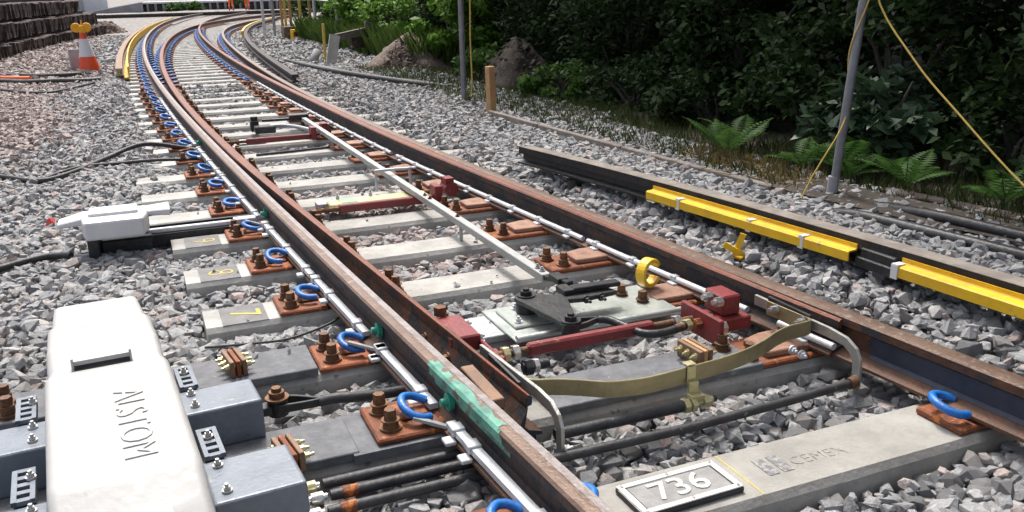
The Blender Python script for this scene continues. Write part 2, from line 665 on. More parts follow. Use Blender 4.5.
def gz(x, y):
    """height of the ballast surface"""
    z = -.055
    xl, xr = XL(y), XR(y)
    far = cl((y - 6.0) / 2.5)
    z += min(.035, max(0, xl - .6 - x) * .12) * (1 - far)
    z += far * cl((xl - .27 - x) / .22) * .105
    if xl < x < xr:
        z += .07 * math.exp(-((y - 13.6) / 1.3) ** 2)
    z += cl((x - xr - .08) / .2) * .05
    k = cl((6.6 - y) / .8)
    z += cl((x - xr - .25) / .3) * (.11 * k + .03 * (1 - k)) - cl((x - 3.15) / .4) * .07 * k
    if x > 3.6:
        z += min(.05, (x - 3.6) * .1)
    if y < 1.6:
        z -= .01
    return z


gx = [-400, -120, -40, -15] + [-8 + .25 * i for i in range(73)] + [14, 20, 40, 120, 400]
gy = [-60, -15, -5] + [-2 + .5 * i for i in range(65)] + [34, 40, 50, 60, 80, 150, 400, 900]
mb = MB()
for yy in gy:
    for xx in gx:
        z = gz(xx, yy) - .045
        if xx > 5.5:
            z += min((xx - 5.5) * .12, 1.6) * (1 if yy < 30 else max(0, 1 - (yy - 30) / 10))
        z += .012 * math.sin(xx * 2.1 + yy) * math.sin(yy * 1.7)
        mb.v.append((xx, yy, z))
nx = len(gx)
for j in range(len(gy) - 1):
    for i in range(nx - 1):
        mb.f.append((j * nx + i, j * nx + i + 1, (j + 1) * nx + i + 1, (j + 1) * nx + i))
        mb.m.append(1 if gx[i] > 3.9 and gy[j] < 40 else 0)
        mb.sm.append(True)
ground = mb.build('ground', ['ground', 'earth'])
tag(ground, 'ballast covered ground under and beside the tracks', None, kind='structure')

# ------------------------------------------------------------------ prototypes for track fastenings
random.seed(3)


def clip_path(s=1.0):
    # blue painted spring clip: an open loop of round bar lying on the rail foot
    pts = [(.062, .040, .034), (.040, .054, .042), (.008, .064, .052), (-.026, .056, .058), (-.046, .026, .058), (-.050, -.010, .052), (-.036, -.046, .042), (-.006, -.062, .032), (.030, -.060, .026)]
    out = []
    for i in range(len(pts) - 1):
        p0 = Vector(pts[max(i - 1, 0)])
        p1, p2 = Vector(pts[i]), Vector(pts[i + 1])
        p3 = Vector(pts[min(i + 2, len(pts) - 1)])
        for k in range(3):
            t_ = k / 3
            out.append(.5 * ((2 * p1) + (-p0 + p2) * t_ + (2 * p0 - 5 * p1 + 4 * p2 - p3) * t_ ** 2 + (-p0 + 3 * p1 - 3 * p2 + p3) * t_ ** 3))
    out.append(Vector(pts[-1]))
    return out


P_CLIP = proto_mesh(MB().tube([p_ * .9 + Vector((.006, 0, .004)) for p_ in clip_path()], .0138, 10), 'spring_clip', 'blue_paint')
P_CLIP_LO = proto_mesh(MB().tube(clip_path()[::3], .015, 5), 'spring_clip', 'blue_paint')
P_BOLT = proto_mesh(MB().cyl((0, 0, 0), (0, 0, .008), .036, 16).cyl((0, 0, .008), (0, 0, .03), .027, 14, .022).cyl((0, 0, .03), (0, 0, .034), .03, 14).cyl((0, 0, .034), (0, 0, .068), .021, 6, .019, smooth=False), 'bolt', 'bolt_rust')
P_BOLT_LO = proto_mesh(MB().cyl((0, 0, 0), (0, 0, .02), .03, 8).cyl((0, 0, .02), (0, 0, .055), .02, 6), 'bolt', 'bolt_rust')
P_PLATE_L = proto_mesh(MB().box2(-.27, -.055, -.125, .125, .001, .022).box2(-.055, .045, -.1, .1, .001, .026).box2(-.17, -.075, -.035, .035, .022, .036), 'baseplate', 'rust_orange', .006)
P_PLATE_S = proto_mesh(MB().box2(.045, .30, -.115, .115, .001, .026).box2(.16, .21, -.09, .09, .026, .045), 'baseplate', 'rust_orange', .006)
P_CHAIR_R = proto_mesh(MB().box2(-.42, .2, -.12, .12, .001, .024), 'slide_chair', 'rust_orange', .006)
P_SLIDE = proto_mesh(MB().prism([(-.27, -.085), (-.27, .06), (-.18, .09), (-.06, .09), (-.06, -.09), (-.15, -.09)], .024, .050), 'slide_block', 'rust_slide', .004)
P_TAB = proto_mesh(MB().box2(.07, .2, -.09, .09, .001, .024), 'baseplate', 'rust_orange', .005)
P_PLATE_FAR = proto_mesh(MB().box2(-.2, .2, -.1, .1, .001, .03), 'baseplate', 'rust_orange')
P_PACK = proto_mesh(MB().box2(-.19, .19, -.14, .14, 0, .028), 'packing', 'slab')


def bearer_mesh(L):
    mb_ = MB()
    h, t_, bt = -.21, .13, .15
    prof = [(-bt, h), (-t_ - .004, -.022), (-t_ + .014, 0), (t_ - .014, 0), (t_ + .004, -.022), (bt, h)]
    vs, fs = [], []
    nseg = 10
    for i in range(nseg + 1):
        x = L * i / nseg
        for (yy, zz) in prof:
            vs.append((x, yy + random.uniform(-.0015, .0015), zz + (random.uniform(-.0015, .0) if zz > -.1 else 0)))
    k = len(prof)
    for i in range(nseg):
        for j in range(k):
            fs.append((i * k + j, i * k + (j + 1) % k, (i + 1) * k + (j + 1) % k, (i + 1) * k + j))
    fs.append(tuple(range(k))[::-1])
    fs.append(tuple(range(nseg * k, nseg * k + k)))
    mb_.add(vs, fs)
    return mb_


SL_RECT = []
bm_cache = {}
for i, y in enumerate(SLEEPERS):
    if y > 45:
        break
    xl, xr = XL(y), XR(y)
    left = xl - .62 + random.uniform(-.03, .03)
    right = xr + .58 + random.uniform(-.04, .04)
    if i == 0:
        left, right = .05, 2.86
        lab = 'pale concrete sleeper in the foreground carrying the 736 number plate'
    elif i == 1:
        left, right = -.75, 2.95
        lab = 'concrete bearer under the grey machine arms, next beyond the number plate sleeper'
    elif i == 2:
        left, right = -.7, 2.85
        lab = 'concrete bearer under the black crank and silver slide plate'
    elif i == 3:
        left = .14
        lab = 'concrete sleeper with a yellow painted seven on its left end'
    elif i == 4:
        left = .10
        lab = 'concrete sleeper with a yellow painted eight on its left end'
    elif i == 5:
        left = .07
        lab = 'concrete sleeper with a yellow painted nine on its left end'
    else:
        lab = '%s concrete sleeper beyond the one painted with a yellow nine' % ordinal(i - 5)
    ang = 0
    if y > 12:
        ang = -math.atan((XL(y + .5) - XL(y - .5)) * .5 + (XR(y + .5) - XR(y - .5)) * .5) * min(1, (y - 12) / 8)
    t_ = thing('concrete_sleeper', (left, y, 0), lab, 'sleeper', 'concrete sleepers under the track', ang)
    SL_RECT.append((left, right, y, ang))
    bo = bearer_mesh(right - left).build('bearer', 'concrete_new' if i == 0 else ('concrete_mid' if i < 3 else 'concrete'))
    bo.parent = t_
    near = y < 15
    BP, CP = (P_BOLT, P_CLIP) if y < 8 else (P_BOLT_LO, P_CLIP_LO)
    # under the left stock rail and the left switch rail
    if y < 14.5:
        zl = 0
        if i in (1,):
            zl = .028
            pk = copy_to(P_PACK, t_, (xl - left - .16, -.005, 0))
        pl = copy_to(P_PLATE_L, t_, (xl - left, 0, zl))
        cc_ = copy_to(CP, pl, (-.125, -.01 + random.uniform(-.015, .015), .018), random.uniform(-.3, .3))
        cc_.rotation_euler = (random.uniform(-.12, .12), random.uniform(-.1, .1), cc_.rotation_euler[2])
        if i > 0:
            copy_to(BP, pl, (-.215, .062, .022), random.random())
            copy_to(BP, pl, (-.212, -.062, .022), random.random())
            if y > 2.6:
                ps = copy_to(P_PLATE_S, t_, (XLS(y) - .1 - left, 0, 0))
                copy_to(BP, ps, (.262, .055, .026), random.random())
                copy_to(BP, ps, (.262, -.06, .026), random.random())
        # under the right stock rail and switch rail
        if i == 0:
            pr = copy_to(P_TAB, t_, (xr - left - .205, -.02, 0))
            copy_to(CP, pr, (.105, -.0, .022), -.1)
        else:
            pr = copy_to(P_CHAIR_R, t_, (xr - left, 0, 0))
            copy_to(BP, pr, (-.375, .05, .024), random.random())
            copy_to(BP, pr, (-.335, -.065, .024), random.random())
            copy_to(P_SLIDE, pr, (0, 0, 0))
    else:
        for q, xx in enumerate((xl, XLS(y), XRS(y), xr)):
            if q and abs(xx - (xl, XLS(y), XRS(y), xr)[q - 1]) < .14:
                continue
            pl = copy_to(P_PLATE_FAR, t_, (xx - left, 0, 0))
            if y < 37:
                copy_to(CP, pl, (-.11, 0, .02))
                copy_to(CP, pl, (.11, 0, .02), math.pi)
    if i in (3, 4, 5):
        mk = MB().box2(.07, .265, -.118, .118, -.004, .0012).build('grey_patch', 'concrete_stain')
        mk.parent = t_
        text_mesh('789'[i - 3], .19, .0006, 'painted_number', 'yellow_mark', mk, (.17, 0, .0024), -math.pi / 2, offset=-.004 if i != 3 else 0)
    if i in (1, 2):
        s1 = MB().box2(.12, xl - left - .33 if i == 1 else xl - left - .28, -.13, .12, .001, .032).build('bearer_slab', 'slab', bevel=.003)
        s1.parent = t_
        s2 = MB().box2(1.02 - left + .12, 2.0 - left, -.125, .11, .001, .03).build('bearer_slab', 'galv_dull' if i == 2 else 'slab', bevel=.003)
        s2.parent = t_
    if i == 0:
        ln = MB().box2(1.468 - left, 1.473 - left, -.115, .115, .0002, .001).build('yellow_line', 'yellow_mark')
        ln.parent = t_
        c2_ = copy_to(CP, pl, (.10, .02, .012), math.pi)
        text_mesh('CEMEX', .064, .0004, 'stamped_name', 'etch', t_, (1.752 - left, -.012, .0008), R(-2), offset=-.002)
        for q in range(2):
            st = MB().box2(1.548 - left + q * .052, 1.585 - left + q * .052, -.045, .045, .0002, .0012).build('stencil_mark', 'stencil')
            st.parent = t_

# ------------------------------------------------------------------ rails
tl = thing('stock_rail', (XL(2), 2, FOOT), 'long rusty outer rail on the left with green paint patch and silver heating strip', 'rail', 'running rails')
o = sweep_rail(XL, -1.5, 66, STEP, 'rail_body', tl, ['rail_dark', 'rail_head', 'rail_dark', 'rail_foot'])
# worn running band along the gauge side of the head
mbp = MB()
ys = [-1.5 + .25 * k for k in range(160)]
vs = []
for y in ys:
    x = XL(y)
    vs += [(x + .003, y, RH + .0008), (x + .028, y, RH + .0006)]
mbp.add(vs, [(2 * k, 2 * k + 1, 2 * k + 3, 2 * k + 2) for k in range(len(ys) - 1)])
mbp.build('worn_band', 'rail_polish', tl)


def paint_patch(y0, y1, name, parent):
    """a coat of paint on the outer half of the head, web and foot: ragged ends"""
    mb_ = MB()
    idx = [6, 7, 8, 9]
    rows = [(-.0115, .075), (-.0125, .104), (-.0215, .1165), (-.0365, .1215), (-.038, .150), (-.0298, .1592), (-.008, .1604)]
    n_ = 9
    for c_ in range(len(rows) - 1):
        a0, a1 = y0 + random.uniform(0, .05), y1 - random.uniform(0, .05)
        vs_ = []
        for k in range(n_ + 1):
            y_ = a0 + (a1 - a0) * k / n_
            for q in (c_, c_ + 1):
                px, pz = rows[q]
                if c_ == len(rows) - 2 and q == c_ + 1:
                    px += random.uniform(-.006, .01)
                vs_.append((XL(y_) + px, y_, FOOT + pz))
        mb_.add(vs_, [(2 * k, 2 * k + 1, 2 * k + 3, 2 * k + 2) for k in range(n_)])
    return mb_.build(name, 'paint_patch', parent)


mat('paint_patch', (.12, .34, .25), .6, 0, (.04, .16, .125), 9, .25, 60, spots=(.11, .075, .055), spot_scale=22, spot_lo=.54)
paint_patch(2.02, 2.60, 'paint_patch', tl)
# joint plate and bond stud with green cap on the outside of the left rail
for yk in (2.44, 3.15, 5.3, 8.3):
    mk = MB()
    x = XL(yk)
    mk.cyl((x - .012, yk, FOOT + .072), (x - .03, yk, FOOT + .072), .03, 16)
    mk.cyl((x - .03, yk, FOOT + .072), (x - .052, yk, FOOT + .074), .016, 12, .012)
    mk.build('green_stud', 'green_paint', tl)
    MB().box((x - .10, yk - .035, FOOT + .032), (.11, .022, .010), rot=Matrix.Rotation(.28, 3, 'Y') @ Matrix.Rotation(-.5, 3, 'Z')).build('bond_strap', 'galv_dull', tl)
# silver heating strip along the outer foot, in lengths with clips
segs = [(1.65, 2.36), (2.50, 3.08), (3.22, 4.05), (4.07, 5.22), (5.38, 6.9), (6.92, 8.2), (8.4, 12.5)]
for a, b_ in segs:
    mk = MB()
    ys = np.linspace(a, b_, max(3, int((b_ - a) / .25)))
    mk.tube([(XL(y) - .052, y, FOOT + .036) for y in ys], 0, flat=(.03, .02))
    hs = mk.build('heating_strip', 'galv', tl)
    ck = list(np.arange(a + .12, b_, .42)) + [b_ - .05]
    for c_ in ck:
        x = XL(c_)
        q = MB().box((x - .053, c_, FOOT + .041), (.042, .05, .026)).box((x - .084, c_ - .015, FOOT + .014), (.036, .045, .014)).build('strip_clip', 'galv', tl, bevel=.003)
        q.parent = hs

tr = thing('stock_rail', (XR(2), 2, FOOT), 'long rusty outer rail on the right beside the yellow shields', 'rail', 'running rails')
sweep_rail(XR, -1.5, 53, STEP, 'rail_body', tr, ['rail_side', 'rail_head', 'rail_side', 'rail_foot'])
# blue primed stretch of web ahead of the switch toe
mk = MB()
ys = np.linspace(.6, 2.2, 9)
for lo, hi in (((-.0225, .0265), (-.0112, .040)), ((-.0112, .040), (-.0112, .105)), ((-.0112, .105), (-.021, .1155))):
    vs = []
    for y in ys:
        vs += [(XR(y) + lo[0], y, FOOT + lo[1] + .001), (XR(y) + hi[0], y, FOOT + hi[1])]
    mk.add(vs, [(2 * k, 2 * k + 1, 2 * k + 3, 2 * k + 2) for k in range(8)])
mk.build('primed_web', 'blue_grey', tr)


def clip_r(y, x, px, pz):
    if y > 12:
        return px
    lim = (XR(y) - .0372 if pz > .1 else (XR(y) - .026 if pz > .035 else XR(y) - .0722)) - x
    return min(px, lim)


def top_r(y):
    return max(0, .016 - max(0, y - TOE_R) * .008)


ts = thing('switch_rail', (XRS(3), 3, FOOT), 'rusty tapered switch rail lying closed against the right outer rail', 'rail', 'running rails')
sweep_rail(XRS, TOE_R, 66, STEP, 'rail_body', ts, ['rail_dark', 'rail_red', 'rail_red', 'rail_foot'], clip_r, top_r)
mk = MB()
for a, b_ in ((2.32, 2.6), (2.78, 4.0), (4.05, 6.95), (7.1, 9.0), (9.05, 14)):
    mk = MB()
    ys = np.linspace(a, b_, max(3, int((b_ - a) / .2)))
    rad = .0145
    mk.tube([(XRS(y) - .05, y, FOOT + .037) for y in ys], rad, 8)
    hs = mk.build('heating_tube', 'tube_white', ts)
    for c_ in np.arange(a + .15, b_, .33):
        x = XRS(c_)
        q = MB().box((x - .05, c_, FOOT + .042), (.032, .04, .024)).box((x - .07, c_ - .01, FOOT + .019), (.026, .055, .013)).build('tube_clip', 'galv', ts, bevel=.003)
        q.parent = hs


def clip_l(y, x, px, pz):
    if y > 8.5:
        return px
    wd = .07 - hw(y, TOE_L)
    return max(px, -.035 + wd if pz > .1 else (-.02 if pz > .035 else -.055))


tls = thing('switch_rail', (XLS(3), 3, FOOT), 'dark rusty switch rail standing open beside the left outer rail', 'rail', 'running rails')
sweep_rail(XLS, TOE_L, 58, STEP, 'rail_body', tls, ['rail_side', 'rail_red', 'blue_grey'], clip_l, lambda y: max(0, .016 - max(0, y - TOE_L) * .008))
for yk in (2.36, 2.55, 2.78, 3.0):
    mk = MB().bolt((XLS(yk) - .01, yk, FOOT + .07), .014, .014, (-1, 0, 0), True, 0)
    mk.build('bolt', 'bolt_rust', tls)
mk = MB().box2(XLS(2.4) - .075, XLS(2.4) - .03, 2.27, 2.55, FOOT + .10, FOOT + .135)
mk.build('stop_block', 'brown_bar', tls, bevel=.003)

# conductor rails (heavier section, dark) and their yellow shields
CPROF = [(-.062, 0), (-.062, .012), (-.018, .026), (-.014, .06), (-.05, .072), (-.05, .118), (.05, .118), (.05, .072), (.014, .07), (.018, .026), (.062, .012), (.062, 0)]
CX = fit([(2.55, 5.8), (2.80, 4.1), (2.935, 2.9), (2.985, 2.1)], 2)
tcn = thing('conductor_rail', (CX(4), 4, .08), 'dark conductor rail behind the yellow shields on the right', 'conductor rail')
sweep_rail(CX, -1, 5.8, lambda y: .4, 'rail_body', tcn, ['black_steel', 'brown_bar', 'brown_bar'], prof=CPROF, z0=.152, headmat=False)
mk = MB()
ys = np.linspace(-1, 5.78, 20)
vs = []
for y in ys:
    vs += [(CX(y) - .047, y, .2715), (CX(y) + .047, y, .2715)]
mk.add(vs, [(2 * k, 2 * k + 1, 2 * k + 3, 2 * k + 2) for k in range(len(ys) - 1)])
mk.build('running_top', 'wood_grey', tcn)
for yk in (.2, 1.6, 2.72, 3.9, 5.2):
    MB().cyl((CX(yk), yk, -.06), (CX(yk), yk, .13), .06, 12, .045).box((CX(yk), yk, .141), (.16, .07, .02)).build('insulator', 'black_rubber', tcn)
mk = MB()
mk.box((CX(2.75) - .03, 2.75, .20), (.07, .2, .075)).box((CX(2.75) - .05, 2.75, .17), (.05, .24, .05))
mk.build('joint_block', 'black_steel', tcn, bevel=.006)


def shield(y0, y1, lab):
    ya, yb = min(y0, y1), max(y0, y1)
    base = (CX(ya) - .1, ya, .05)
    tt = thing('rail_shield', base, lab, 'rail shield', 'yellow conductor rail shields')
    mk = MB()
    prof = [(-.104, .172), (-.104, .214), (-.098, .220), (-.062, .222), (-.057, .228), (-.057, .246), (-.0525, .246), (-.0525, .216), (-.094, .214), (-.098, .208), (-.098, .172)]
    n_ = len(prof)
    vs = []
    for y in (ya, yb):
        for px, pz in prof:
            vs.append((CX(y) + px, y, pz))
    fs = [(j, n_ + j, n_ + (j + 1) % n_, (j + 1) % n_) for j in range(n_)]
    fs += [tuple(range(n_)), tuple(range(n_, 2 * n_))[::-1]]
    mk.add(vs, fs)
    mk.build('shield_board', 'yellow_paint', tt)
    for yk in ([4.05 - .55 * q for q in range(2)] + [3.15] if ya > 2.8 else [2.62, 1.9, 1.1]):
        if ya < yk < yb:
            MB().box((CX(yk) - .1065, yk, .193), (.006, .035, .06)).box((CX(yk) - .085, yk, .2245), (.045, .035, .005)).build('shield_clip', 'white_plain', tt)


shield(2.87, 4.33, 'long yellow shield board along the dark conductor rail, left of the gap')
shield(-.6, 2.63, 'yellow shield board at the right edge beyond the gap')

# far conductor rails
CFX = fit([(2.07, 13.2), (2.28, 17.4), (2.55, 21.9), (3.0, 26.8), (3.62, 31.4), (4.7, 37.5), (6.5, 43.9)], 3)
tq = thing('conductor_rail', (CFX(20) + .12, 20, .08), 'far dark conductor rail on the right, ending where the ballast widens', 'conductor rail')
sweep_rail(lambda y: CFX(y) + .12, 13.4, 44, lambda y: 1.0, 'rail_body', tq, ['rail_dark', 'rail_head', 'rail_dark'], prof=CPROF, z0=.09, headmat=False)
sweep_rail(lambda y: CFX(y) + .03, 29, 44, lambda y: 1.0, 'shield_board', tq, ['yellow_paint', 'yellow_paint'], prof=[(-.03, 0), (-.03, .2), (.03, .2), (.03, 0)], z0=.05, headmat=False)
LCX = fit([(-.13, 14.2), (-.17, 17.26), (-.07, 23.3), (.13, 28.07), (.62, 36.2), (1.75, 46.3)], 3)
tq = thing('conductor_rail', (LCX(20), 20, .08), 'far conductor rail on the left with a long yellow shield, near the cone', 'conductor rail')
sweep_rail(lambda y: LCX(y) - .05, 16.2, 50, lambda y: 1.0, 'rail_body', tq, ['brown_bar', 'brown_bar', 'zinc_olive'], prof=[(a * 1.1, b_) for a, b_ in CPROF], z0=.10, headmat=False)
sweep_rail(lambda y: LCX(y) + .06, 16.2, 50, lambda y: 1.0, 'shield_board', tq, ['yellow_paint', 'yellow_paint', 'yellow_paint'], prof=[(-.045, 0), (-.045, .012), (.02, .02), (.02, .19), (.045, .19), (.045, 0)], z0=.05, headmat=False)
for yk in (17, 19, 22, 26):
    MB().cyl((LCX(yk) - .05, yk, -.06), (LCX(yk) - .06, yk, .10), .05, 8).build('insulator', 'black_rubber', tq)

# far rails of the crossing line
for q, (y, lab) in enumerate(((61.0, 'nearer rail of the track crossing at the far end'), (62.6, 'farther rail of the track crossing at the far end'))):
    tt = thing('running_rail', (0, y, 0), lab, 'rail', 'far crossing rails')
    MB().box2(-30, 25, y - .035, y + .035, .14, .22).box2(-30, 25, y - .07, y + .07, .03, .06).box2(-30, 25, y - .012, y + .012, .06, .14).build('rail_body', 'rail_dark', tt)

# ------------------------------------------------------------------ ballast stones
def stone_templates(n, npts):
    out = []
    for k in range(n):
        bm = bmesh.new()
        shp = (RNG.uniform(.95, 1.2), RNG.uniform(.7, .95), RNG.uniform(.5, .85))
        for q in range(npts):
            if q < 8 and k % 3:      # blocky: a knocked-about cuboid with a few broken corners
                v_ = Vector(((-1) ** q, (-1) ** (q // 2), (-1) ** (q // 4))) * .58 + Vector(RNG.normal(0, .22, 3).tolist())
            else:
                v_ = Vector(RNG.normal(size=3).tolist()).normalized() * RNG.uniform(.8, 1.05)
            bm.verts.new((v_.x * shp[0], v_.y * shp[1], v_.z * shp[2]))
        res = bmesh.ops.convex_hull(bm, input=bm.verts)
        bmesh.ops.delete(bm, geom=[g_ for g_ in res['geom_interior'] if isinstance(g_, bmesh.types.BMVert)], context='VERTS')
        bm.verts.index_update()
        V = np.array([v_.co[:] for v_ in bm.verts])
        Fc = np.array([[v_.index for v_ in f.verts] for f in bm.faces if len(f.verts) == 3])
        bm.free()
        out.append((V, Fc))
    return out


TPL = stone_templates(36, 15)
TPL_LO = stone_templates(14, 9)


def covered(x, y, pad, z):
    """mask of points that lie inside a sleeper"""
    k = np.zeros(len(x), bool)
    for (l, r_, yc, ang) in SL_RECT:
        ca, sa = math.cos(-ang), math.sin(-ang)
        dx, dy = x - l, y - yc
        lx, ly = dx * ca - dy * sa, dx * sa + dy * ca
        k |= (lx > -pad) & (lx < r_ - l + pad) & (np.abs(ly) < .135 + pad)
    return k & (z < .004)


BLOCK = [(-.42, .03, 1.85, 3.45), (-.55, .26, 2.02, 2.30), (-.55, .26, 2.56, 2.80), (-.42, .55, 5.33, 5.60),
         (1.1, 1.95, 2.64, 2.80)]      # machine, arms and bars: no stones inside them


def blocked(x, y, z):
    k = np.zeros(len(x), bool)
    for a, b_, c_, d_ in BLOCK:
        k |= (x > a) & (x < b_) & (y > c_) & (y < d_) & (z > -.05)
    return k


def pinkmask(x, y):
    n_ = np.sin(x * 1.3 + 1.7 * np.sin(y * .45)) * .5 + np.sin(y * .8 + x * .6) * .3
    left = np.clip((-.45 - x + n_ * .4) / .6, 0, 1) * np.clip((y - 6.0) / 4, 0, 1) + .06
    mid = ((x > .9) & (x < 1.9) & (y > 3.9) & (y < 6.4)) * .55
    return np.clip(left + mid, 0, 1)


gzv = np.vectorize(gz)


def scatter(x0, x1, y0, y1, sp, size, layers, tpls, keep_view=True):
    pts = []
    for ly in range(layers):
        xs = np.arange(x0, x1, sp)
        ys_ = np.arange(y0, y1, sp)
        X, Y = np.meshgrid(xs, ys_)
        X = X.ravel() + RNG.uniform(-.55, .55, X.size) * sp
        Y = Y.ravel() + RNG.uniform(-.55, .55, Y.size) * sp
        Z = gzv(X, Y) - .016 * (layers - 1 - ly) + RNG.normal(0, .010, X.size) - .012
        # stones heap up a little along the middle of each bay
        ph = ((Y - SL_Y0) / SL_DY) % 1.0
        bay = np.clip(np.sin(ph * math.pi), 0, 1)
        ins = (X > .2) & (X < 2.7)
        Z = Z + np.where(ins, (bay - .75) * .05, 0)
        k = ~covered(X, Y, .014, Z) & ~blocked(X, Y, Z)
        pts.append(np.stack([X, Y, Z], 1)[k])
    P = np.concatenate(pts)
    # keep what the camera (or one a step to the side) could see
    hd = np.degrees(np.arctan2(P[:, 0], P[:, 1] + 1.2))
    P = P[(hd > -28) & (hd < 66)]
    S = size * RNG.lognormal(0, .34, len(P))
    return P, np.clip(S, size * .45, size * 1.75)


def rand_rot(n):
    q = RNG.normal(size=(n, 4))
    # lie mostly flat: small tilt, free spin
    tilt = RNG.normal(0, .45, n)
    ax = RNG.uniform(0, 2 * math.pi, n)
    spin = RNG.uniform(0, 2 * math.pi, n)
    cs, ss = np.cos(spin), np.sin(spin)
    Rz = np.zeros((n, 3, 3))
    Rz[:, 0, 0], Rz[:, 0, 1], Rz[:, 1, 0], Rz[:, 1, 1], Rz[:, 2, 2] = cs, -ss, ss, cs, 1
    u = np.stack([np.cos(ax), np.sin(ax), np.zeros(n)], 1)
    K = np.zeros((n, 3, 3))
    K[:, 0, 1], K[:, 0, 2], K[:, 1, 0], K[:, 1, 2], K[:, 2, 0], K[:, 2, 1] = -u[:, 2], u[:, 1], u[:, 2], -u[:, 0], -u[:, 1], u[:, 0]
    I = np.eye(3)[None]
    T_ = I + np.sin(tilt)[:, None, None] * K + (1 - np.cos(tilt))[:, None, None] * (K @ K)
    return T_ @ Rz


def merged(name, sets, parent):
    VV, FF, PK = [], [], []
    off = 0
    for P, S, tpls in sets:
        Rm = rand_rot(len(P))
        pk = pinkmask(P[:, 0], P[:, 1])
        tid = RNG.integers(0, len(tpls), len(P))
        for k, (V, Fc) in enumerate(tpls):
            s_ = np.where(tid == k)[0]
            if not len(s_):
                continue
            W = np.einsum('nij,vj->nvi', Rm[s_], V) * S[s_][:, None, None] + P[s_][:, None, :]
            VV.append(W.reshape(-1, 3))
            FF.append((Fc[None] + (np.arange(len(s_)) * len(V))[:, None, None] + off).reshape(-1, 3))
            PK.append(np.repeat((RNG.uniform(size=len(s_)) < pk[s_]).astype(float), len(V)))
            off += len(V) * len(s_)
    V = np.concatenate(VV)
    F_ = np.concatenate(FF)
    pk = np.concatenate(PK)
    me = bpy.data.meshes.new(name)
    me.vertices.add(len(V))
    me.vertices.foreach_set('co', V.ravel())
    me.loops.add(F_.size)
    me.loops.foreach_set('vertex_index', F_.ravel().astype(np.int32))
    me.polygons.add(len(F_))
    me.polygons.foreach_set('loop_start', np.arange(0, F_.size, 3, dtype=np.int32))
    me.polygons.foreach_set('use_smooth', np.zeros(len(F_), bool))
    me.update(calc_edges=True)
    a = me.attributes.new('pink', 'FLOAT', 'POINT')
    a.data.foreach_set('value', pk)
    me.materials.append(MATS['stone'])
    o_ = bpy.data.objects.new(name, me)
    COL.objects.link(o_)
    o_.parent = parent
    return o_


nearP, nearS = scatter(-2.6, 4.3, .9, 8.0, .0385, .0285, 2, TPL)
midP, midS = scatter(-4.0, 4.6, 8.0, 17.0, .050, .030, 2, TPL_LO)
farP, farS = scatter(-6.0, 8.0, 17.0, 34.0, .11, .05, 1, TPL_LO)
# the 300 stones that show largest are objects of their own
d = P_ = nearP - np.array([0, 0, CZ])
cz_ = d @ np.array(fw)
px = 512 + F * (d @ np.array(r2)) / cz_
py = 256 + CY - F * (d @ np.array(u2)) / cz_
vis = (px > 4) & (px < 1020) & (py > 4) & (py < 508) & (nearP[:, 2] > gzv(nearP[:, 0], nearP[:, 1]) - .03)
score = np.where(vis, nearS / cz_, 0)
pick = np.argsort(-score)[:300]
rest = np.ones(len(nearP), bool)
rest[pick] = False
print('stones', len(nearP), len(midP), len(farP))
db = []
for (l, r_, yc, an) in SL_RECT[:14]:
    for q in range(9):
        xx = RNG.uniform(max(l, XL(yc) - .5), r_ - .3)
        if min(abs(xx - XL(yc)), abs(xx - XLS(yc)), abs(xx - XR(yc))) < .3:
            continue
        db.append((xx, yc + RNG.uniform(-.11, .11), .008 + (.03 if yc in SLEEPERS[1:3] else 0)))
dbP, dbS = np.array(db), RNG.uniform(.006, .018, len(db))
tag(merged('ballast_gravel', [(dbP, dbS, TPL_LO), (nearP[rest], nearS[rest], TPL), (midP, midS, TPL_LO), (farP, farS, TPL_LO)], ground), kind='stuff')
sme = []
for V, Fc in TPL:
    me = bpy.data.meshes.new('ballast_stone')
    me.from_pydata([tuple(q) for q in V], [], [tuple(int(z_) for z_ in q) for q in Fc])
    me.materials.append(MATS['stone'])
    sme.append(me)
Rm = rand_rot(len(pick))
for q, i in enumerate(pick):
    o = bpy.data.objects.new('ballast_stone', sme[q % len(sme)])
    COL.objects.link(o)
    o.parent = ground
    s_ = float(nearS[i])
    mt = Matrix(Rm[q].tolist()).to_4x4()
    o.matrix_local = Matrix.Translation(Vector(nearP[i].tolist())) @ mt @ Matrix.Diagonal((s_, s_, s_, 1))

# ------------------------------------------------------------------ number plate
tp = thing('number_plate', (1.26, 1.82, .001), 'black edged number plate reading 736 in white raised figures', 'number plate', rz=R(1))
MB().box2(-.165, .165, -.078, .078, 0, .017).build('plate_base', 'black_rubber', tp, bevel=.003)
MB().box2(-.14, .14, -.056, .056, .0165, .0185).build('plate_face', 'plate_grey', tp)
fr = MB()
fr.box2(-.163, .163, .058, .076, .017, .022).box2(-.163, .163, -.076, -.058, .017, .022).box2(-.163, -.145, -.058, .058, .017, .0222).box2(.145, .163, -.058, .058, .017, .0222)
fr.build('plate_frame', 'plate_white', tp, bevel=.0015)
text_mesh('736', .118, .002, 'raised_number', 'plate_white', tp, (0, -.002, .0205), 0, offset=.0005, sx=1.05)
for xx in (-.15, 0, .15):
    for yy in (-.067, .067):
        q = MB().cyl((xx, yy, .022), (xx, yy, .0245), .005, 8).build('rivet', 'steel_bright', tp)

# ------------------------------------------------------------------ point machine with white cover
ang = math.atan(.072)
tm = thing('point_machine', (-.185, 2.62, -.02), 'large white point machine cover with raised lettering and grey mounting arms', 'point machine', rz=ang)
tm['_o'] = (0, 0, 0)


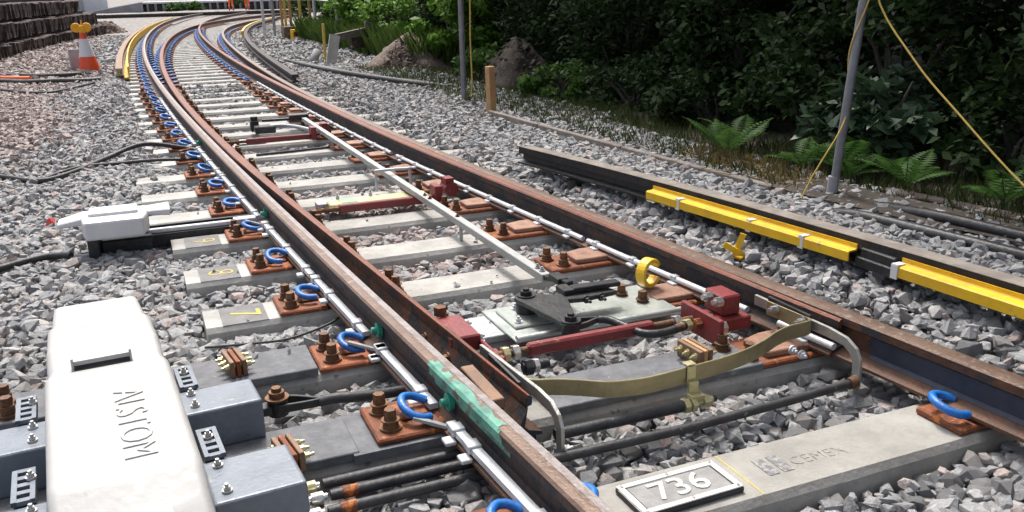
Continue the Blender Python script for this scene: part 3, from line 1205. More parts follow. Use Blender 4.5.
def cover_section(hwid, ztop, zb, rad, n=5):
    pts = [(-hwid - .02, zb)]
    for s_ in (-1, 1):
        cx_, cz = s_ * (hwid - rad), ztop - rad
        for k in range(n + 1):
            th = (math.pi - k * math.pi / 2 / n) if s_ < 0 else (math.pi / 2 - k * math.pi / 2 / n)
            pts.append((cx_ + rad * math.cos(th), cz + rad * math.sin(th)))
    pts.append((hwid + .02, zb))
    return pts


secs = [(.83, .120, .245, .07), (.825, .135, .290, .07), (.80, .142, .315, .08), (.60, .150, .322, .08), (.56, .152, .322, .08), (.535, .162, .326, .08), (.30, .164, .338, .08),
        (.285, .164, .345, .08), (.255, .164, .347, .08), (.24, .164, .340, .08), (.150, .163, .342, .08), (.130, .163, .331, .08), (.085, .164, .331, .08), (.065, .165, .343, .08), (.045, .170, .344, .08), (-.61, .168, .344, .08), (-.65, .168, .334, .08), (-.71, .168, .295, .08), (-.84, .168, .27, .09), (-.86, .165, .24, .09)]
mk = MB()
rings = []
for (yy, hwid, zt, zb) in secs:
    sec = cover_section(hwid, zt, zb, .024)
    rings.append([(x, yy, z) for x, z in sec])
n_ = len(rings[0])
vs = [p for r_ in rings for p in r_]
fs = []
for i in range(len(rings) - 1):
    for j in range(n_ - 1):
        fs.append((i * n_ + j, i * n_ + j + 1, (i + 1) * n_ + j + 1, (i + 1) * n_ + j))
mk.add(vs, fs, smooth=True)
mk.add(rings[0], [tuple(range(n_))])
mk.add(rings[-1], [tuple(range(n_))[::-1]])
cov = mk.build('cover', 'cover_white', tm)
# the moulded handle: a bar standing on two end fins
hk = MB()
hx0, hx1 = -.088, .066
hk.add([(hx0, .150, .338), (hx1, .150, .338), (hx1, .085, .366), (hx0, .085, .366), (hx0, .150, .330), (hx1, .150, .330), (hx1, .087, .352), (hx0, .087, .352)],
       [(3, 2, 1, 0), (4, 5, 6, 7), (0, 1, 5, 4), (1, 2, 6, 5), (2, 3, 7, 6), (3, 0, 4, 7)])
for hx in (hx0 - .003, hx1 + .003):
    hk.add([(hx - .003, .135, .335), (hx - .003, .135, .358), (hx - .003, .080, .376), (hx - .003, .078, .328), (hx + .003, .135, .335), (hx + .003, .135, .358), (hx + .003, .080, .376), (hx + .003, .078, .328)],
           [(0, 1, 2, 3), (7, 6, 5, 4), (0, 4, 5, 1), (1, 5, 6, 2), (2, 6, 7, 3), (3, 7, 4, 0)])
ho = hk.build('handle', 'cover_white', tm)
ho.parent = cov
lo_ = text_mesh('ALSTOM', .112, .0030, 'raised_lettering', 'cover_white', tm, (.035, -.36, .3445), -math.pi / 2, offset=-.0012)
lo_.parent = cov
q = MB().box2(-.045, .095, -.775, -.67, 0, .002)
q = MB().box((.02, -.775, .2845), (.12, .10, .002), rot=Matrix.Rotation(R(10.9), 3, 'X')).build('label_sticker', 'cream_label', tm)
q.parent = cov
bk = MB().box2(-.15, .15, -.78, .74, .03, .20)
bk.build('machine_case', 'grey_paint', tm)
# grey mounting arms
for q, (ya, yb, zt) in enumerate(((-.055, .125, .185), (-.60, -.37, .185))):
    for sd in (1, -1):
        xa, xb = .18, (.415 if sd > 0 else .62)
        x0, x1 = (xa, xb) if sd > 0 else (-xb, -xa)
        am = MB().box2(x0, x1, ya, yb, .05, zt)
        arm = am.build('mounting_arm', 'grey_paint', tm, bevel=.010, seg=3)
        # perforated upright flange beside the cover: rails and rungs, the slots closed below by a dark backing
        fx = (.196 if sd > 0 else -.212)
        fl = MB()
        y0, y1 = yb, yb + .165
        sl = sd * .0
        for s0, s1 in ((0, .012), (.042, .055)):
            fl.box2(fx + sd * s0 if sd > 0 else fx - s1, fx + s1 if sd > 0 else fx - s0, y0, y1, .192 - s0 * .1, .2)
        for k in range(5):
            yy = y0 + .006 + k * .0395
            fl.box2(min(fx, fx + sd * .055), max(fx, fx + sd * .055), yy - .006, yy + .012, .186, .1985)
        fb = MB().box2(min(fx, fx + sd * .05), max(fx, fx + sd * .05), y0, y1 - .004, .168, .184).build('slot_backing', 'black_steel', tm)  # added black box, its colour standing in for shade inside the slots
        fb.parent = arm
        fo = fl.build('slotted_flange', 'grey_paint', tm)
        fo.parent = arm
        for yy in (ya + .05, yb - .04, yb + .11):
            bo = MB().bolt((sd * .222, yy, zt if yy < yb else .2), .0095, .009, stud=.008).build('bolt', 'steel_bright', tm)
            bo.parent = arm

# dark base channels carrying the machine to the left
for k, (yy, lab) in enumerate(((3.2, 'grey'), (2.5, 'grey'))):
    pass

# laminated packing bolts on the dark slabs beside the machine arms
def lam_pack(loc, rz, lab, mats, n=3, sz=(.09, .11)):
    tt = thing('laminated_block', loc, lab, 'packing block', rz=rz)
    for k in range(n):
        z = .012 + k * 0
        q_ = MB().box2(-.035 + k * .022, -.019 + k * .022, -.07, .07, 0, .062).build('leaf_plate', mats[k % 2], tt, bevel=.002)
    b_ = MB()
    for yy in (-.045, 0, .045):
        bb = MB().cyl((-.05, yy, .035), (-.04 + n * .03, yy, .035), .006, 8).bolt((-.035, yy, .035), .010, .012, (-1, 0, 0), True, .010).bolt((-.035 + n * .022 - .006, yy, .035), .010, .014, (1, 0, 0), True, .014)
        bb.build('bolt', 'zinc_yellow' if mats[0] == 'brown_bar' else 'black_steel', tt)


lam_pack((.205, 3.17, .033), R(8), 'brown laminated block with yellow bolts on the slab beyond the upper grey arm', ('brown_bar', 'rust_orange'))
lam_pack((.275, 2.40, .033), R(8), 'brown laminated block with yellow bolts by the nearer grey arm', ('brown_bar', 'rust_orange'))
lam_pack((1.79, 2.52, .031), R(3), 'brown laminated block with black nuts between the rails near the red bracket', ('brown_bar', 'wood_fresh'))

# rusty bolted lug left of the machine
tt = thing('bolted_lug', (-.56, 3.17, -.02), 'rusty twin bolt lug on the bearer at the left picture edge', 'lug')
MB().box2(-.66, -.45, 3.08, 3.26, -.02, .02).build('lug_plate', 'slab', tt, bevel=.004)
for (xx, yy) in ((-.56, 3.22), (-.54, 3.11)):
    MB().cyl((xx, yy, .02), (xx, yy, .045), .032, 12).cyl((xx, yy, .045), (xx, yy, .075), .024, 12).cyl((xx, yy, .075), (xx, yy, .105), .02, 6, smooth=False).build('bolt', 'bolt_rust', tt)


def smooth_path(pts, k=5):
    P = [Vector(p) for p in pts]
    out = []
    for i in range(len(P) - 1):
        p0, p1, p2, p3 = P[max(i - 1, 0)], P[i], P[i + 1], P[min(i + 2, len(P) - 1)]
        for j in range(k):
            t_ = j / k
            out.append(.5 * ((2 * p1) + (-p0 + p2) * t_ + (2 * p0 - 5 * p1 + 4 * p2 - p3) * t_ ** 2 + (-p0 + 3 * p1 - 3 * p2 + p3) * t_ ** 3))
    out.append(P[-1])
    return out


# drive rod from the machine under the left rail, with a forked end and pivot pin
td = thing('drive_rod', (.30, 2.75, .0), 'black bent drive rod with forked end leaving the upper grey arm', 'drive rod')
MB().tube(smooth_path([(.43, 2.735, .05), (.48, 2.722, .058), (.53, 2.712, .056), (.60, 2.718, .045), (.70, 2.74, .03), (.80, 2.755, .02), (1.1, 2.75, .02)]), .019, 10).build('rod', 'black_rubber', td)
mk = MB()
for s_ in (1, -1):
    mk.tube(smooth_path([(.29, 2.765 + s_ * .036, .055), (.35, 2.755 + s_ * .032, .055), (.41, 2.738 + s_ * .012, .053), (.44, 2.733, .051)]), 0, flat=(.012, .028))
mk.tube([(.18, 2.765, .045), (.30, 2.767, .045)], 0, flat=(.05, .03))
mk.build('fork', 'black_steel', td, bevel=.002)
pin = MB().cyl((.295, 2.766, .02), (.295, 2.766, .078), .034, 16).build('pivot', 'black_steel', td)
MB().cyl((.295, 2.766, .078), (.295, 2.766, .084), .040, 16).cyl((.295, 2.766, .084), (.295, 2.766, .104), .026, 12).cyl((.295, 2.766, .104), (.295, 2.766, .118), .017, 6).build('pivot_nut', 'bolt_rust', td)

# three black detector rods passing under the left rail with zinc fittings
for k, (yy, x0, zz, lab) in enumerate(((2.285, .345, .005, 'farthest'), (2.225, .355, .0, 'middle'), (2.165, .335, -.012, 'nearest'))):
    tt = thing('detector_rod', (x0, yy, zz), '%s of the three black rods with white fittings under the left rail' % lab, 'rod', 'rods leaving the nearer grey arm')
    MB().tube([(x0, yy, zz), (.72, yy, zz), (1.02, yy - .0, zz)], .0165, 10).build('rod', 'black_rubber', tt)
    fx = x0 - .01
    MB().cyl((fx - .045, yy, zz), (fx - .012, yy, zz), .019, 12).build('collar', 'steel_bright' if k else 'zinc_yellow', tt)
    MB().cyl((fx - .085, yy, zz), (fx - .052, yy, zz), .022, 6, smooth=False).build('nut', 'white_plain' if k else 'zinc_yellow', tt, bevel=.003)
    MB().cyl((fx - .13, yy, zz), (fx, yy, zz), .011, 10).build('thread', 'steel_bright', tt)
    if k:
        MB().cyl((fx + .045, yy, zz), (fx + .09, yy, zz), .0185, 10).build('rust_band', 'rust_orange', tt)

# two black rods between the rails in front of the bearer
t1 = thing('detector_rod', (1.05, 2.21, .03), 'upper black rod running to the yellow clamp between the rails', 'rod')
MB().tube([(1.06, 2.215, .035), (1.30, 2.21, .036), (1.52, 2.205, .038)], .019, 12).build('rod', 'black_rubber', t1)
MB().cyl((1.525, 2.205, .038), (1.545, 2.205, .038), .027, 6, smooth=False).build('nut', 'zinc_yellow', t1, bevel=.002)
t1 = thing('detector_rod', (1.03, 2.135, .005), 'long black rod nearest the number plate, between the two curved straps', 'rod')
MB().tube([(1.0, 2.125, .008), (1.5, 2.115, .01), (1.9, 2.12, .018), (2.19, 2.135, .02)], .0155, 12).build('rod', 'black_rubber', t1)
MB().cyl((2.165, 2.134, .02), (2.20, 2.136, .02), .021, 12).build('end_nut', 'bolt_rust', t1)

# curved grey straps at the toes of both switch rails
def strap(path, w_, th, name, mats, parent):
    """flat bar standing on edge, following a path in plan"""
    mk_ = MB()
    P = [Vector(p) for p in path]
    vs_, k = [], len(P)
    for i in range(k):
        T_ = (P[min(i + 1, k - 1)] - P[max(i - 1, 0)])
        n__ = Vector((-T_.y, T_.x, 0))
        if n__.length < 1e-4:
            n__ = strap.last
        n__.normalize()
        strap.last = n__
        d_ = T_.normalized()
        up_ = d_.cross(n__)
        up_ = up_ if up_.z >= -1e-6 else -up_
        up_ = Vector((0, 0, 1)) if abs(d_.z) < .5 else up_
        vs_ += [P[i] - n__ * th / 2, P[i] + n__ * th / 2, P[i] + n__ * th / 2 + Vector((0, 0, w_)), P[i] - n__ * th / 2 + Vector((0, 0, w_))]
    fs_ = []
    for i in range(k - 1):
        for j in range(4):
            fs_.append((i * 4 + j, i * 4 + (j + 1) % 4, i * 4 + 4 + (j + 1) % 4, i * 4 + 4 + j))
    fs_ += [(3, 2, 1, 0), tuple(range(4 * k - 4, 4 * k))]
    mk_.add(vs_, fs_)
    return mk_.build(name, mats, parent, bevel=min(.002, th * .3))


def hook_strap(xs, xe, side, lab):
    """grey strap: runs along the switch rail, then its end turns down as a wide leg"""
    tt_ = thing('hook_strap', (xe, 2.16, 0), lab, 'strap', 'curved straps at the switch toes')
    mk_ = MB()
    # outline in the y-z plane (a bar cranked down at its near end), extruded in x
    prof = [(2.72, .118), (2.72, .160), (2.30, .163), (2.215, .155), (2.165, .13), (2.142, .095), (2.138, -.012), (2.172, -.016), (2.178, .075), (2.195, .103), (2.225, .120), (2.30, .124)]
    n__ = len(prof)
    vs_ = []
    for e_ in (0, 1):
        for (yy, zz) in prof:
            f_ = min(1, max(0, (2.72 - yy) / .58))
            xx = xs + (xe - xs) * (3 * f_ * f_ - 2 * f_ ** 3)
            vs_.append((xx + e_ * .013, yy, zz))
    fs_ = [tuple(range(n__))[::-1], tuple(range(n__, 2 * n__))] + [(j, (j + 1) % n__, n__ + (j + 1) % n__, n__ + j) for j in range(n__)]
    mk_.add(vs_, fs_)
    mk_.build('strap_bar', 'strap_grey', tt_, bevel=.0015)
    MB().bolt((xe + (.013 if side > 0 else 0), 2.157, .012), .014, .016, (side, 0, 0), True, .012).build('bolt', 'steel_bright', tt_)
    return tt_


hook_strap(1.005, 1.045, 1, 'curved grey strap with its leg turned down at the left switch toe')
hook_strap(2.205, 2.215, -1, 'curved grey strap with its leg turned down at the right switch toe')

# olive plated strip joining both toes
tb = thing('toe_strip', (1.6, 2.25, .09), 'olive plated wavy flat strip spanning between the two switch toes', 'strip')
pts = [(1.022, 2.60, .10), (1.03, 2.46, .10), (1.04, 2.40, .10), (1.068, 2.372, .10), (1.12, 2.352, .10), (1.19, 2.318, .098), (1.27, 2.268, .096), (1.34, 2.247, .096), (1.42, 2.238, .096), (1.55, 2.245, .098), (1.70, 2.256, .10), (1.82, 2.272, .105), (1.92, 2.30, .112), (2.00, 2.332, .118),
       (2.07, 2.352, .120), (2.14, 2.358, .120), (2.178, 2.365, .120), (2.192, 2.385, .120), (2.193, 2.43, .118), (2.19, 2.62, .112)]
strap(smooth_path(pts, 4), .058, .009, 'strip_bar', 'zinc_olive', tb)
mk = MB().box((2.196, 2.50, .150), (.012, .24, .075))
mk.build('backing_plate', 'black_steel', tb, bevel=.002)
for yy in (2.41, 2.56):
    MB().bolt((2.186, yy, .155), .014, .022, (-1, 0, 0), True, .016).build('bolt', 'steel_bright', tb)
mk = MB().box((1.008, 2.50, .135), (.010, .26, .05))
mk.build('rubber_strip', 'black_rubber', tb)
for yy in (2.34, 2.39):
    MB().bolt((2.11, yy - .02, .07), .012, .012, (0, -1, 0), True, .01).build('bolt', 'galv', tb)
# yellow zinc clamp hanging from the strip
tk = thing('strip_clamp', (1.575, 2.22, .03), 'yellow zinc clamp gripping the olive strip and holding the black rod', 'clamp')
mk = MB().box((1.575, 2.236, .13), (.035, .004, .062)).box((1.575, 2.250, .166), (.035, .034, .004)).box((1.575, 2.224, .083), (.038, .014, .055)).box((1.58, 2.212, .055), (.05, .035, .03))
mk.build('clamp_body', 'zinc_yellow', tk, bevel=.002)
MB().cyl((1.545, 2.205, .038), (1.64, 2.205, .040), .0125, 10).cyl((1.60, 2.205, .039), (1.625, 2.205, .039), .023, 6, smooth=False).cyl((1.552, 2.205, .038), (1.57, 2.205, .038), .027, 6, smooth=False).build('eye_bolt', 'zinc_yellow', tk)
MB().cyl((1.632, 2.205, .04), (1.655, 2.205, .04), .011, 10).build('bolt_end', 'black_steel', tk)

# ------------------------------------------------------------------ drive between the rails
tz = thing('slide_plate', (1.6, 3.1, .031), 'silver zinc slide plate under the black crank', 'plate')
MB().box2(1.245, 2.02, 2.95, 3.33, .031, .043).build('plate_sheet', 'zinc_plate', tz, bevel=.003)
mk = MB().tube([(1.25, 2.955, .046), (2.02, 2.955, .046)], .016, 10)
mk.build('plate_edge', 'zinc_plate', tz)
MB().box2(1.29, 1.52, 3.06, 3.28, .044, .056).build('pad_plate', 'zinc_plate', tz, bevel=.003)
for xx, yy in ((1.32, 3.10), (1.37, 3.25), (1.49, 3.10)):
    MB().bolt((xx, yy, .056), .012, .012, stud=.01).build('bolt', 'galv', tz)

tc_ = thing('drive_crank', (1.40, 3.19, .056), 'black forked crank with two pivot bolts on the silver plate', 'crank')
poly = [(1.345, 3.20), (1.37, 3.245), (1.43, 3.245), (1.50, 3.17), (1.60, 3.16), (1.76, 3.155), (1.78, 3.09), (1.61, 3.07), (1.54, 3.085), (1.53, 3.05), (1.49, 2.93), (1.475, 2.83), (1.44, 2.81), (1.40, 2.83), (1.395, 2.90)]
MB().prism(poly, .108, .128).build('crank_plate', 'black_steel', tc_, bevel=.003)
MB().cyl((1.40, 3.20, .056), (1.40, 3.20, .108), .045, 16).build('pivot_boss', 'black_steel', tc_)
for (xx, yy) in ((1.40, 3.20), (1.437, 2.855)):
    MB().cyl((xx, yy, .128), (xx, yy, .134), .040, 18).cyl((xx, yy, .134), (xx, yy, .152), .026, 6, smooth=False).cyl((xx, yy, .152), (xx, yy, .162), .014, 10).build('pivot_bolt', 'black_steel', tc_)
MB().cyl((1.437, 2.855, .07), (1.437, 2.855, .108), .036, 16).build('pivot_boss', 'black_steel', tc_)
MB().box((1.70, 3.145, .145), (.22, .05, .02), rz=R(-3)).box((1.57, 3.17, .135), (.05, .09, .03)).build('crank_lever', 'black_steel', tc_, bevel=.003)
for (xx) in (1.62, 1.69):
    MB().bolt((xx, 3.075, .118), .012, .014, (0, -1, 0), True, .02).build('bolt', 'black_steel', tc_)

tr_ = thing('link_rod', (1.46, 2.85, .10), 'black bent link rod from the crank to the red bracket', 'rod')
MB().tube(smooth_path([(1.56, 2.86, .112), (1.60, 2.84, .110), (1.635, 2.77, .10), (1.67, 2.70, .092), (1.73, 2.672, .092), (1.80, 2.675, .095), (1.87, 2.69, .097)]), .0165, 10).build('rod', 'black_steel', tr_)
mk = MB()
for s_ in (1, -1):
    mk.tube(smooth_path([(1.437, 2.855 + s_ * .03, .112), (1.49, 2.857 + s_ * .026, .112), (1.545, 2.862 + s_ * .008, .112), (1.57, 2.858, .112)]), 0, flat=(.011, .022))
mk.build('fork', 'black_steel', tr_)
MB().cyl((1.80, 2.677, .095), (1.84, 2.684, .097), .018, 12).build('thread', 'bolt_rust', tr_)
MB().cyl((1.85, 2.687, .097), (1.875, 2.691, .097), .026, 6, smooth=False).build('nut', 'zinc_yellow', tr_, bevel=.002)

ts_ = thing('stretcher_bar', (1.5, 2.74, .08), 'dark red stretcher bar in front of the silver plate, joining the toes', 'stretcher bar')
MB().box2(1.20, 1.74, 2.722, 2.762, .070, .118).build('bar', 'red_paint', ts_, bevel=.008)
for x0, x1 in ((1.05, 1.215), (1.73, 2.02)):
    MB().cyl((x0, 2.742, .093), (x1, 2.742, .093), .0155, 12).build('thread', 'bolt_rust', ts_)
for x0 in (1.10, 1.14, 1.835):
    MB().cyl((x0, 2.742, .093), (x0 + .026, 2.742, .093), .030, 6, smooth=False).build('nut', 'zinc_yellow' if x0 == 1.10 else 'steel_bright', ts_, bevel=.002)
MB().cyl((1.12, 2.60, .095), (1.22, 2.60, .095), .018, 12).build('stub', 'black_steel', ts_)
MB().cyl((1.125, 2.60, .095), (1.155, 2.60, .095), .032, 6, smooth=False).build('nut', 'black_steel', ts_, bevel=.002)
MB().cyl((1.16, 2.60, .095), (1.18, 2.60, .095), .028, 6, smooth=False).build('nut', 'steel_bright', ts_, bevel=.002)

tL = thing('toe_bracket', (1.04, 2.92, .09), 'dark red bracket bolted to the left switch rail beside the silver plate', 'bracket')
MB().box2(XLS(2.92) + .02, XLS(2.92) + .135, 2.80, 3.03, .10, .165).build('bracket_block', 'red_paint', tL, bevel=.006)
MB().box2(1.035, 1.05, 2.55, 2.80, .07, .145).box2(1.035, 1.10, 2.70, 2.80, .08, .10).build('bracket_arm', 'red_paint', tL, bevel=.004)
for yy, zz in ((2.84, .14), (2.84, .115), (2.98, .14)):
    MB().bolt((XLS(2.92) + .135, yy, zz), .012, .012, (1, 0, 0), True, .01).build('bolt', 'steel_bright', tL)
MB().cyl((.97, 3.05, .165), (.97, 3.05, .2), .026, 6, smooth=False).build('bolt', 'bolt_rust', tL)

tR = thing('toe_bracket', (2.05, 2.74, .09), 'dark red bracket clamped round the right switch rail tube', 'bracket')
MB().box2(2.03, 2.115, 2.69, 2.82, .10, .186).build('bracket_block', 'red_paint', tR, bevel=.007)
MB().box2(1.925, 1.945, 2.56, 2.83, .035, .145).build('upright_plate', 'red_paint', tR, bevel=.004)
MB().box2(1.945, 2.15, 2.66, 2.80, .045, .10).build('bracket_foot', 'red_paint', tR, bevel=.005)
for yy in (2.60, 2.69):
    MB().cyl((1.945, yy + .01, .095), (1.985, yy + .01, .095), .027, 6, smooth=False).build('nut', 'steel_bright', tR, bevel=.002)
MB().cyl((1.895, 2.69, .095), (1.925, 2.69, .095), .022, 6, smooth=False).build('nut', 'rust_orange', tR)
for yy, zz in ((2.70, .165), (2.77, .165)):
    MB().cyl((1.985, yy, zz), (2.03, yy, zz), .012, 10).cyl((2.0, yy, zz), (2.028, yy, zz), .021, 6, smooth=False).build('bolt', 'steel_bright', tR)

# yellow ring hooked over the tube
ty = thing('yellow_ring', (2.0, 3.28, .07), 'yellow open ring hooked over the white tube on the right switch rail', 'ring')
mk = MB()
pth = [(2.03 + .052 * math.cos(a_), 3.25 + .02 * math.cos(a_), .125 + .058 * math.sin(a_)) for a_ in np.linspace(R(25), R(330), 22)]
mk.tube(pth, .0, flat=(.05, .02))
mk.build('ring_band', 'yellow_paint', ty, bevel=.003)

# yellow bracket lying on the ballast
yb_ = (2.665, 3.44, .075)
ty = thing('yellow_bracket', yb_, 'small yellow three armed steel bracket standing on the ballast by the rail', 'bracket')
bx, by, bz = yb_
ax_z = lambda d_: Matrix.Rotation(YAW * -1 - .3, 3, 'Z') @ Matrix.Rotation(d_, 3, 'Y')
mk = MB().box((bx + .01, by + .01, bz + .035), (.030, .010, .14), rot=ax_z(R(18)))
mk.box((bx - .005, by - .004, bz + .012), (.030, .010, .15), rot=ax_z(R(-62)))
mk.box((bx - .01, by - .02, bz - .01), (.028, .05, .010), rz=.4)
mk.build('bracket_arms', 'yellow_paint', ty)

# ------------------------------------------------------------------ long galvanised bar between the rails
tg = thing('connecting_bar', (1.58, 5.8, .05), 'long galvanised square bar running between the rails to the crank', 'bar')
P0, P1 = Vector((1.60, 3.42, .110)), Vector((1.565, 9.3, .110))
MB().tube([P0, P0.lerp(P1, .5), P1], 0, flat=(.045, .040)).build('bar', 'bar_grey', tg, bevel=.003)
MB().tube([(1.60, 3.43, .112), (1.60, 3.30, .140), (1.61, 3.20, .150)], 0, flat=(.032, .022)).build('bar_end', 'black_steel', tg, bevel=.003)
for q in range(2):
    MB().bolt((1.60, 3.47 + q * .05, .130), .010, .008, stud=.008).build('bolt', 'galv_dull', tg)
MB().box((1.60, 3.30, .145), (.05, .10, .03)).build('clevis', 'black_steel', tg, bevel=.003)
for yk in (4.6, 5.1, 5.2):
    xk = 1.60 - (yk - 3.42) / 5.88 * .035
    MB().bolt((xk, yk, .130), .009, .006, stud=.006).build('bolt', 'bolt_rust', tg)
for yk in (4.55, 6.1, 7.9):
    xk = 1.60 - (yk - 3.42) / 5.88 * .035
    MB().box((xk, yk, .046), (.016, .016, .088)).build('stand', 'galv_dull', tg)
MB().tube(smooth_path([(1.47, 5.95, .02), (1.47, 5.95, .15), (1.49, 5.95, .165), (1.69, 5.93, .165), (1.71, 5.93, .15), (1.71, 5.93, .02)], 4), .011, 8).build('guide_hoop', 'galv', tg)


def supplementary_drive(y, x0, x1, lab, plate, red):
    tt_ = thing('stretcher_bar', ((x0 + x1) / 2, y, .03), lab, 'stretcher bar')
    MB().box2(x0 + .02, x1, y - .03, y + .015, .035, .085).build('bar', 'red_paint', tt_, bevel=.006)
    MB().cyl((x0 - .16, y - .005, .06), (x0 + .03, y - .005, .06), .015, 10).build('thread', 'bolt_rust', tt_)
    for k_ in range(2):
        MB().cyl((x0 - .12 + k_ * .05, y - .005, .06), (x0 - .095 + k_ * .05, y - .005, .06), .03, 6, smooth=False).build('nut', 'bolt_rust', tt_)
    if plate:
        MB().box2(x0 - .02, x1, y + .05, y + .20, .035, .075).build('plate', 'zinc_yellow', tt_, bevel=.008)
        MB().box2(x0 + .06, x0 + .16, y + .07, y + .19, .0755, .0775).build('green_mark', 'green_pale', tt_)
        MB().box2(x0 - .08, x0 + .12, y + .17, y + .27, .02, .06).build('end_plate', 'galv_dull', tt_, bevel=.004)
        for k_ in range(2):
            MB().bolt((x0 + .06 + .22 * k_, y + .21, .06), .012, .03, stud=.02).build('bolt', 'galv', tt_)
    MB().box2(x1, x1 + .05, y - .07, y + .05, .03, .15).build('bracket', 'red_paint', tt_, bevel=.004)
    MB().cyl((x1 + .18, y + .12, .075), (x1 + .18, y + .24, .075), .05, 12).box2(x1 + .14, x1 + .2, y + .13, y + .23, .08, .15).build('saddle', 'red_paint', tt_)
    return tt_


supplementary_drive(5.40, 1.06, 1.70, 'second dark red stretcher bar with a yellow plate and green mark behind it', True, True)
t2 = supplementary_drive(8.42, .86, 1.47, 'farthest dark red stretcher bar beside the small black crank', False, True)
tc2 = thing('drive_crank', (1.1, 9.1, .03), 'small black crank with curved link at the far end of the galvanised bar', 'crank')
MB().box2(1.04, 1.24, 9.0, 9.14, .03, .10).box2(1.02, 1.10, 9.16, 9.26, .03, .14).build('crank_body', 'black_steel', tc2, bevel=.008)
MB().cyl((1.06, 9.2, .14), (1.06, 9.2, .18), .035, 10).build('pivot', 'black_steel', tc2)
MB().tube(smooth_path([(1.2, 9.08, .09), (1.32, 9.06, .09), (1.42, 8.9, .09), (1.5, 8.65, .09), (1.56, 8.5, .08)]), .02, 8).build('link', 'galv_dull', tc2)
MB().tube(smooth_path([(1.15, 9.3, .12), (1.35, 9.28, .12), (1.5, 9.3, .12), (1.58, 9.45, .12)]), .016, 8).build('link', 'black_steel', tc2)
MB().box2(1.42, 1.62, 9.25, 9.4, .1, .16).build('lever', 'black_steel', tc2, bevel=.006)
MB().box((.95, 8.63, .03), (.26, .1, .02)).build('base_plate', 'galv', tc2)
MB().tube(smooth_path([(.9, 7.92, .012), (1.2, 7.95, .012), (1.6, 8.0, .012)]), .012, 6).build('cable', 'black_rubber', tc2)

# ------------------------------------------------------------------ small white cover beside the track at left
tw = thing('actuator_unit', (-.2, 5.4, -.05), 'small white hooded actuator cover at the end of a dark channel on the left', 'actuator')
mk = MB()
# hood: a raised middle with lower wings and a skirt in front
mk.prism([(-.36, 5.14), (-.06, 5.14), (-.03, 5.28), (-.03, 5.46), (-.38, 5.46), (-.38, 5.28)], .095, .200)
mk.box((-.21, 5.36, .205), (.26, .17, .03))
hood = mk.build('hood', 'white_plain', tw, bevel=.014, seg=2)
for s_, x0, x1, z0, z1 in ((-1, -.50, -.36, .150, .183), (1, -.05, .09, .178, .188)):
    wv = MB()
    wv.add([(x0, 5.28, z0 - .0), (x1, 5.25, z1 - .02), (x1, 5.45, z1 - .02), (x0, 5.42, z0), (x0, 5.28, z0 + .025), (x1, 5.25, z1 + .02), (x1, 5.45, z1 + .02), (x0, 5.42, z0 + .025)],
           [(3, 2, 1, 0), (4, 5, 6, 7), (0, 1, 5, 4), (1, 2, 6, 5), (2, 3, 7, 6), (3, 0, 4, 7)])
    q = wv.build('hood_wing', 'white_plain', tw, bevel=.006)
    q.parent = hood
MB().box2(-.36, -.3, 5.2, 5.42, -.05, .13).build('pedestal', 'black_steel', tw, bevel=.006)
MB().box2(-.34, .56, 5.37, 5.40, -.03, .035).box2(-.34, .56, 5.40, 5.54, -.03, -.01).box2(-.34, .56, 5.54, 5.56, -.03, .05).build('channel', 'black_steel', tw)
MB().box2(-.05, .50, 5.395, 5.43, .036, .062).build('channel_top', 'tube_white', tw, bevel=.004)
MB().box2(.44, .62, 5.38, 5.45, .03, .07).build('channel_end', 'galv', tw, bevel=.004)
mk = MB().cyl((-.40, 5.22, -.02), (-.36, 5.24, -.02), .026, 10).cyl((-.44, 5.2, -.02), (-.40, 5.22, -.02), .018, 10)
mk.build('cable_gland', 'galv_dull', tw)
MB().box2(-.30, -.02, 5.30, 5.37, -.05, .05).build('under_box', 'black_steel', tw, bevel=.01)


# ------------------------------------------------------------------ cables
def cable(pts, r, lab, material='black_rubber', k=6, group=None, name='cable', z=None):
    P = smooth_path(pts, k)
    mk_ = MB().tube(P, r, 8)
    o_ = mk_.build(name, material, loc=pts[0])
    tag(o_, lab, 'cable', group)
    return o_


G = lambda x, y, h=.02: (x, y, gz(x, y) + h)
cable([G(-2.6, 16.9), G(-2.0, 16.75), G(-1.6, 16.3), G(-1.1, 16.1, .03), G(-.75, 16.0), G(-.5, 16.05)], .04, 'thick black cable lying just below the traffic cone, middle of three')
cable([G(-2.7, 18.3), G(-2.0, 18.0), G(-1.5, 17.5), G(-1.1, 17.3, .03), G(-.85, 17.5)], .035, 'black cable reaching the foot of the traffic cone, farthest of three')
cable([G(-2.6, 15.6), G(-1.9, 15.2), G(-1.5, 14.6), G(-1.15, 14.3), G(-.9, 14.7), G(-.55, 15.6)], .018, 'thin black cable curving in front of the thicker ones by the cone')
cable([G(-2.5, 17.55), G(-2.1, 17.4), G(-1.75, 17.1), G(-1.6, 17.0)], .04, 'short orange cable lying between the black cables at the left edge', 'cable_orange')
cable([G(-1.5, 8.0), G(-1.07, 7.75), G(-.77, 7.45), G(-.55, 7.65), G(-.3, 8.15), G(0, 8.45, .06), G(.35, 8.55, .08), G(.5, 8.55, .06)], .020, 'black cable looping over the left ballast to the rail, upper branch')
cable([G(-.75, 7.5), G(-.5, 7.85), G(-.25, 7.88), G(.1, 7.85, .06), G(.45, 7.9, .07)], .014, 'thinner black cable branching to the rail below the first')
cable([G(-1.1, 4.9), G(-.79, 5.17), G(-.59, 5.3), G(-.45, 5.22, .03)], .02, 'short black cable running into the small white actuator cover')
cable([G(.12, 3.62), G(.3, 3.56, .03), G(.45, 3.52, .04), G(.62, 3.58, .05), G(.72, 3.66, .06)], .006, 'thin black lead crossing the ballast below the yellow 7')

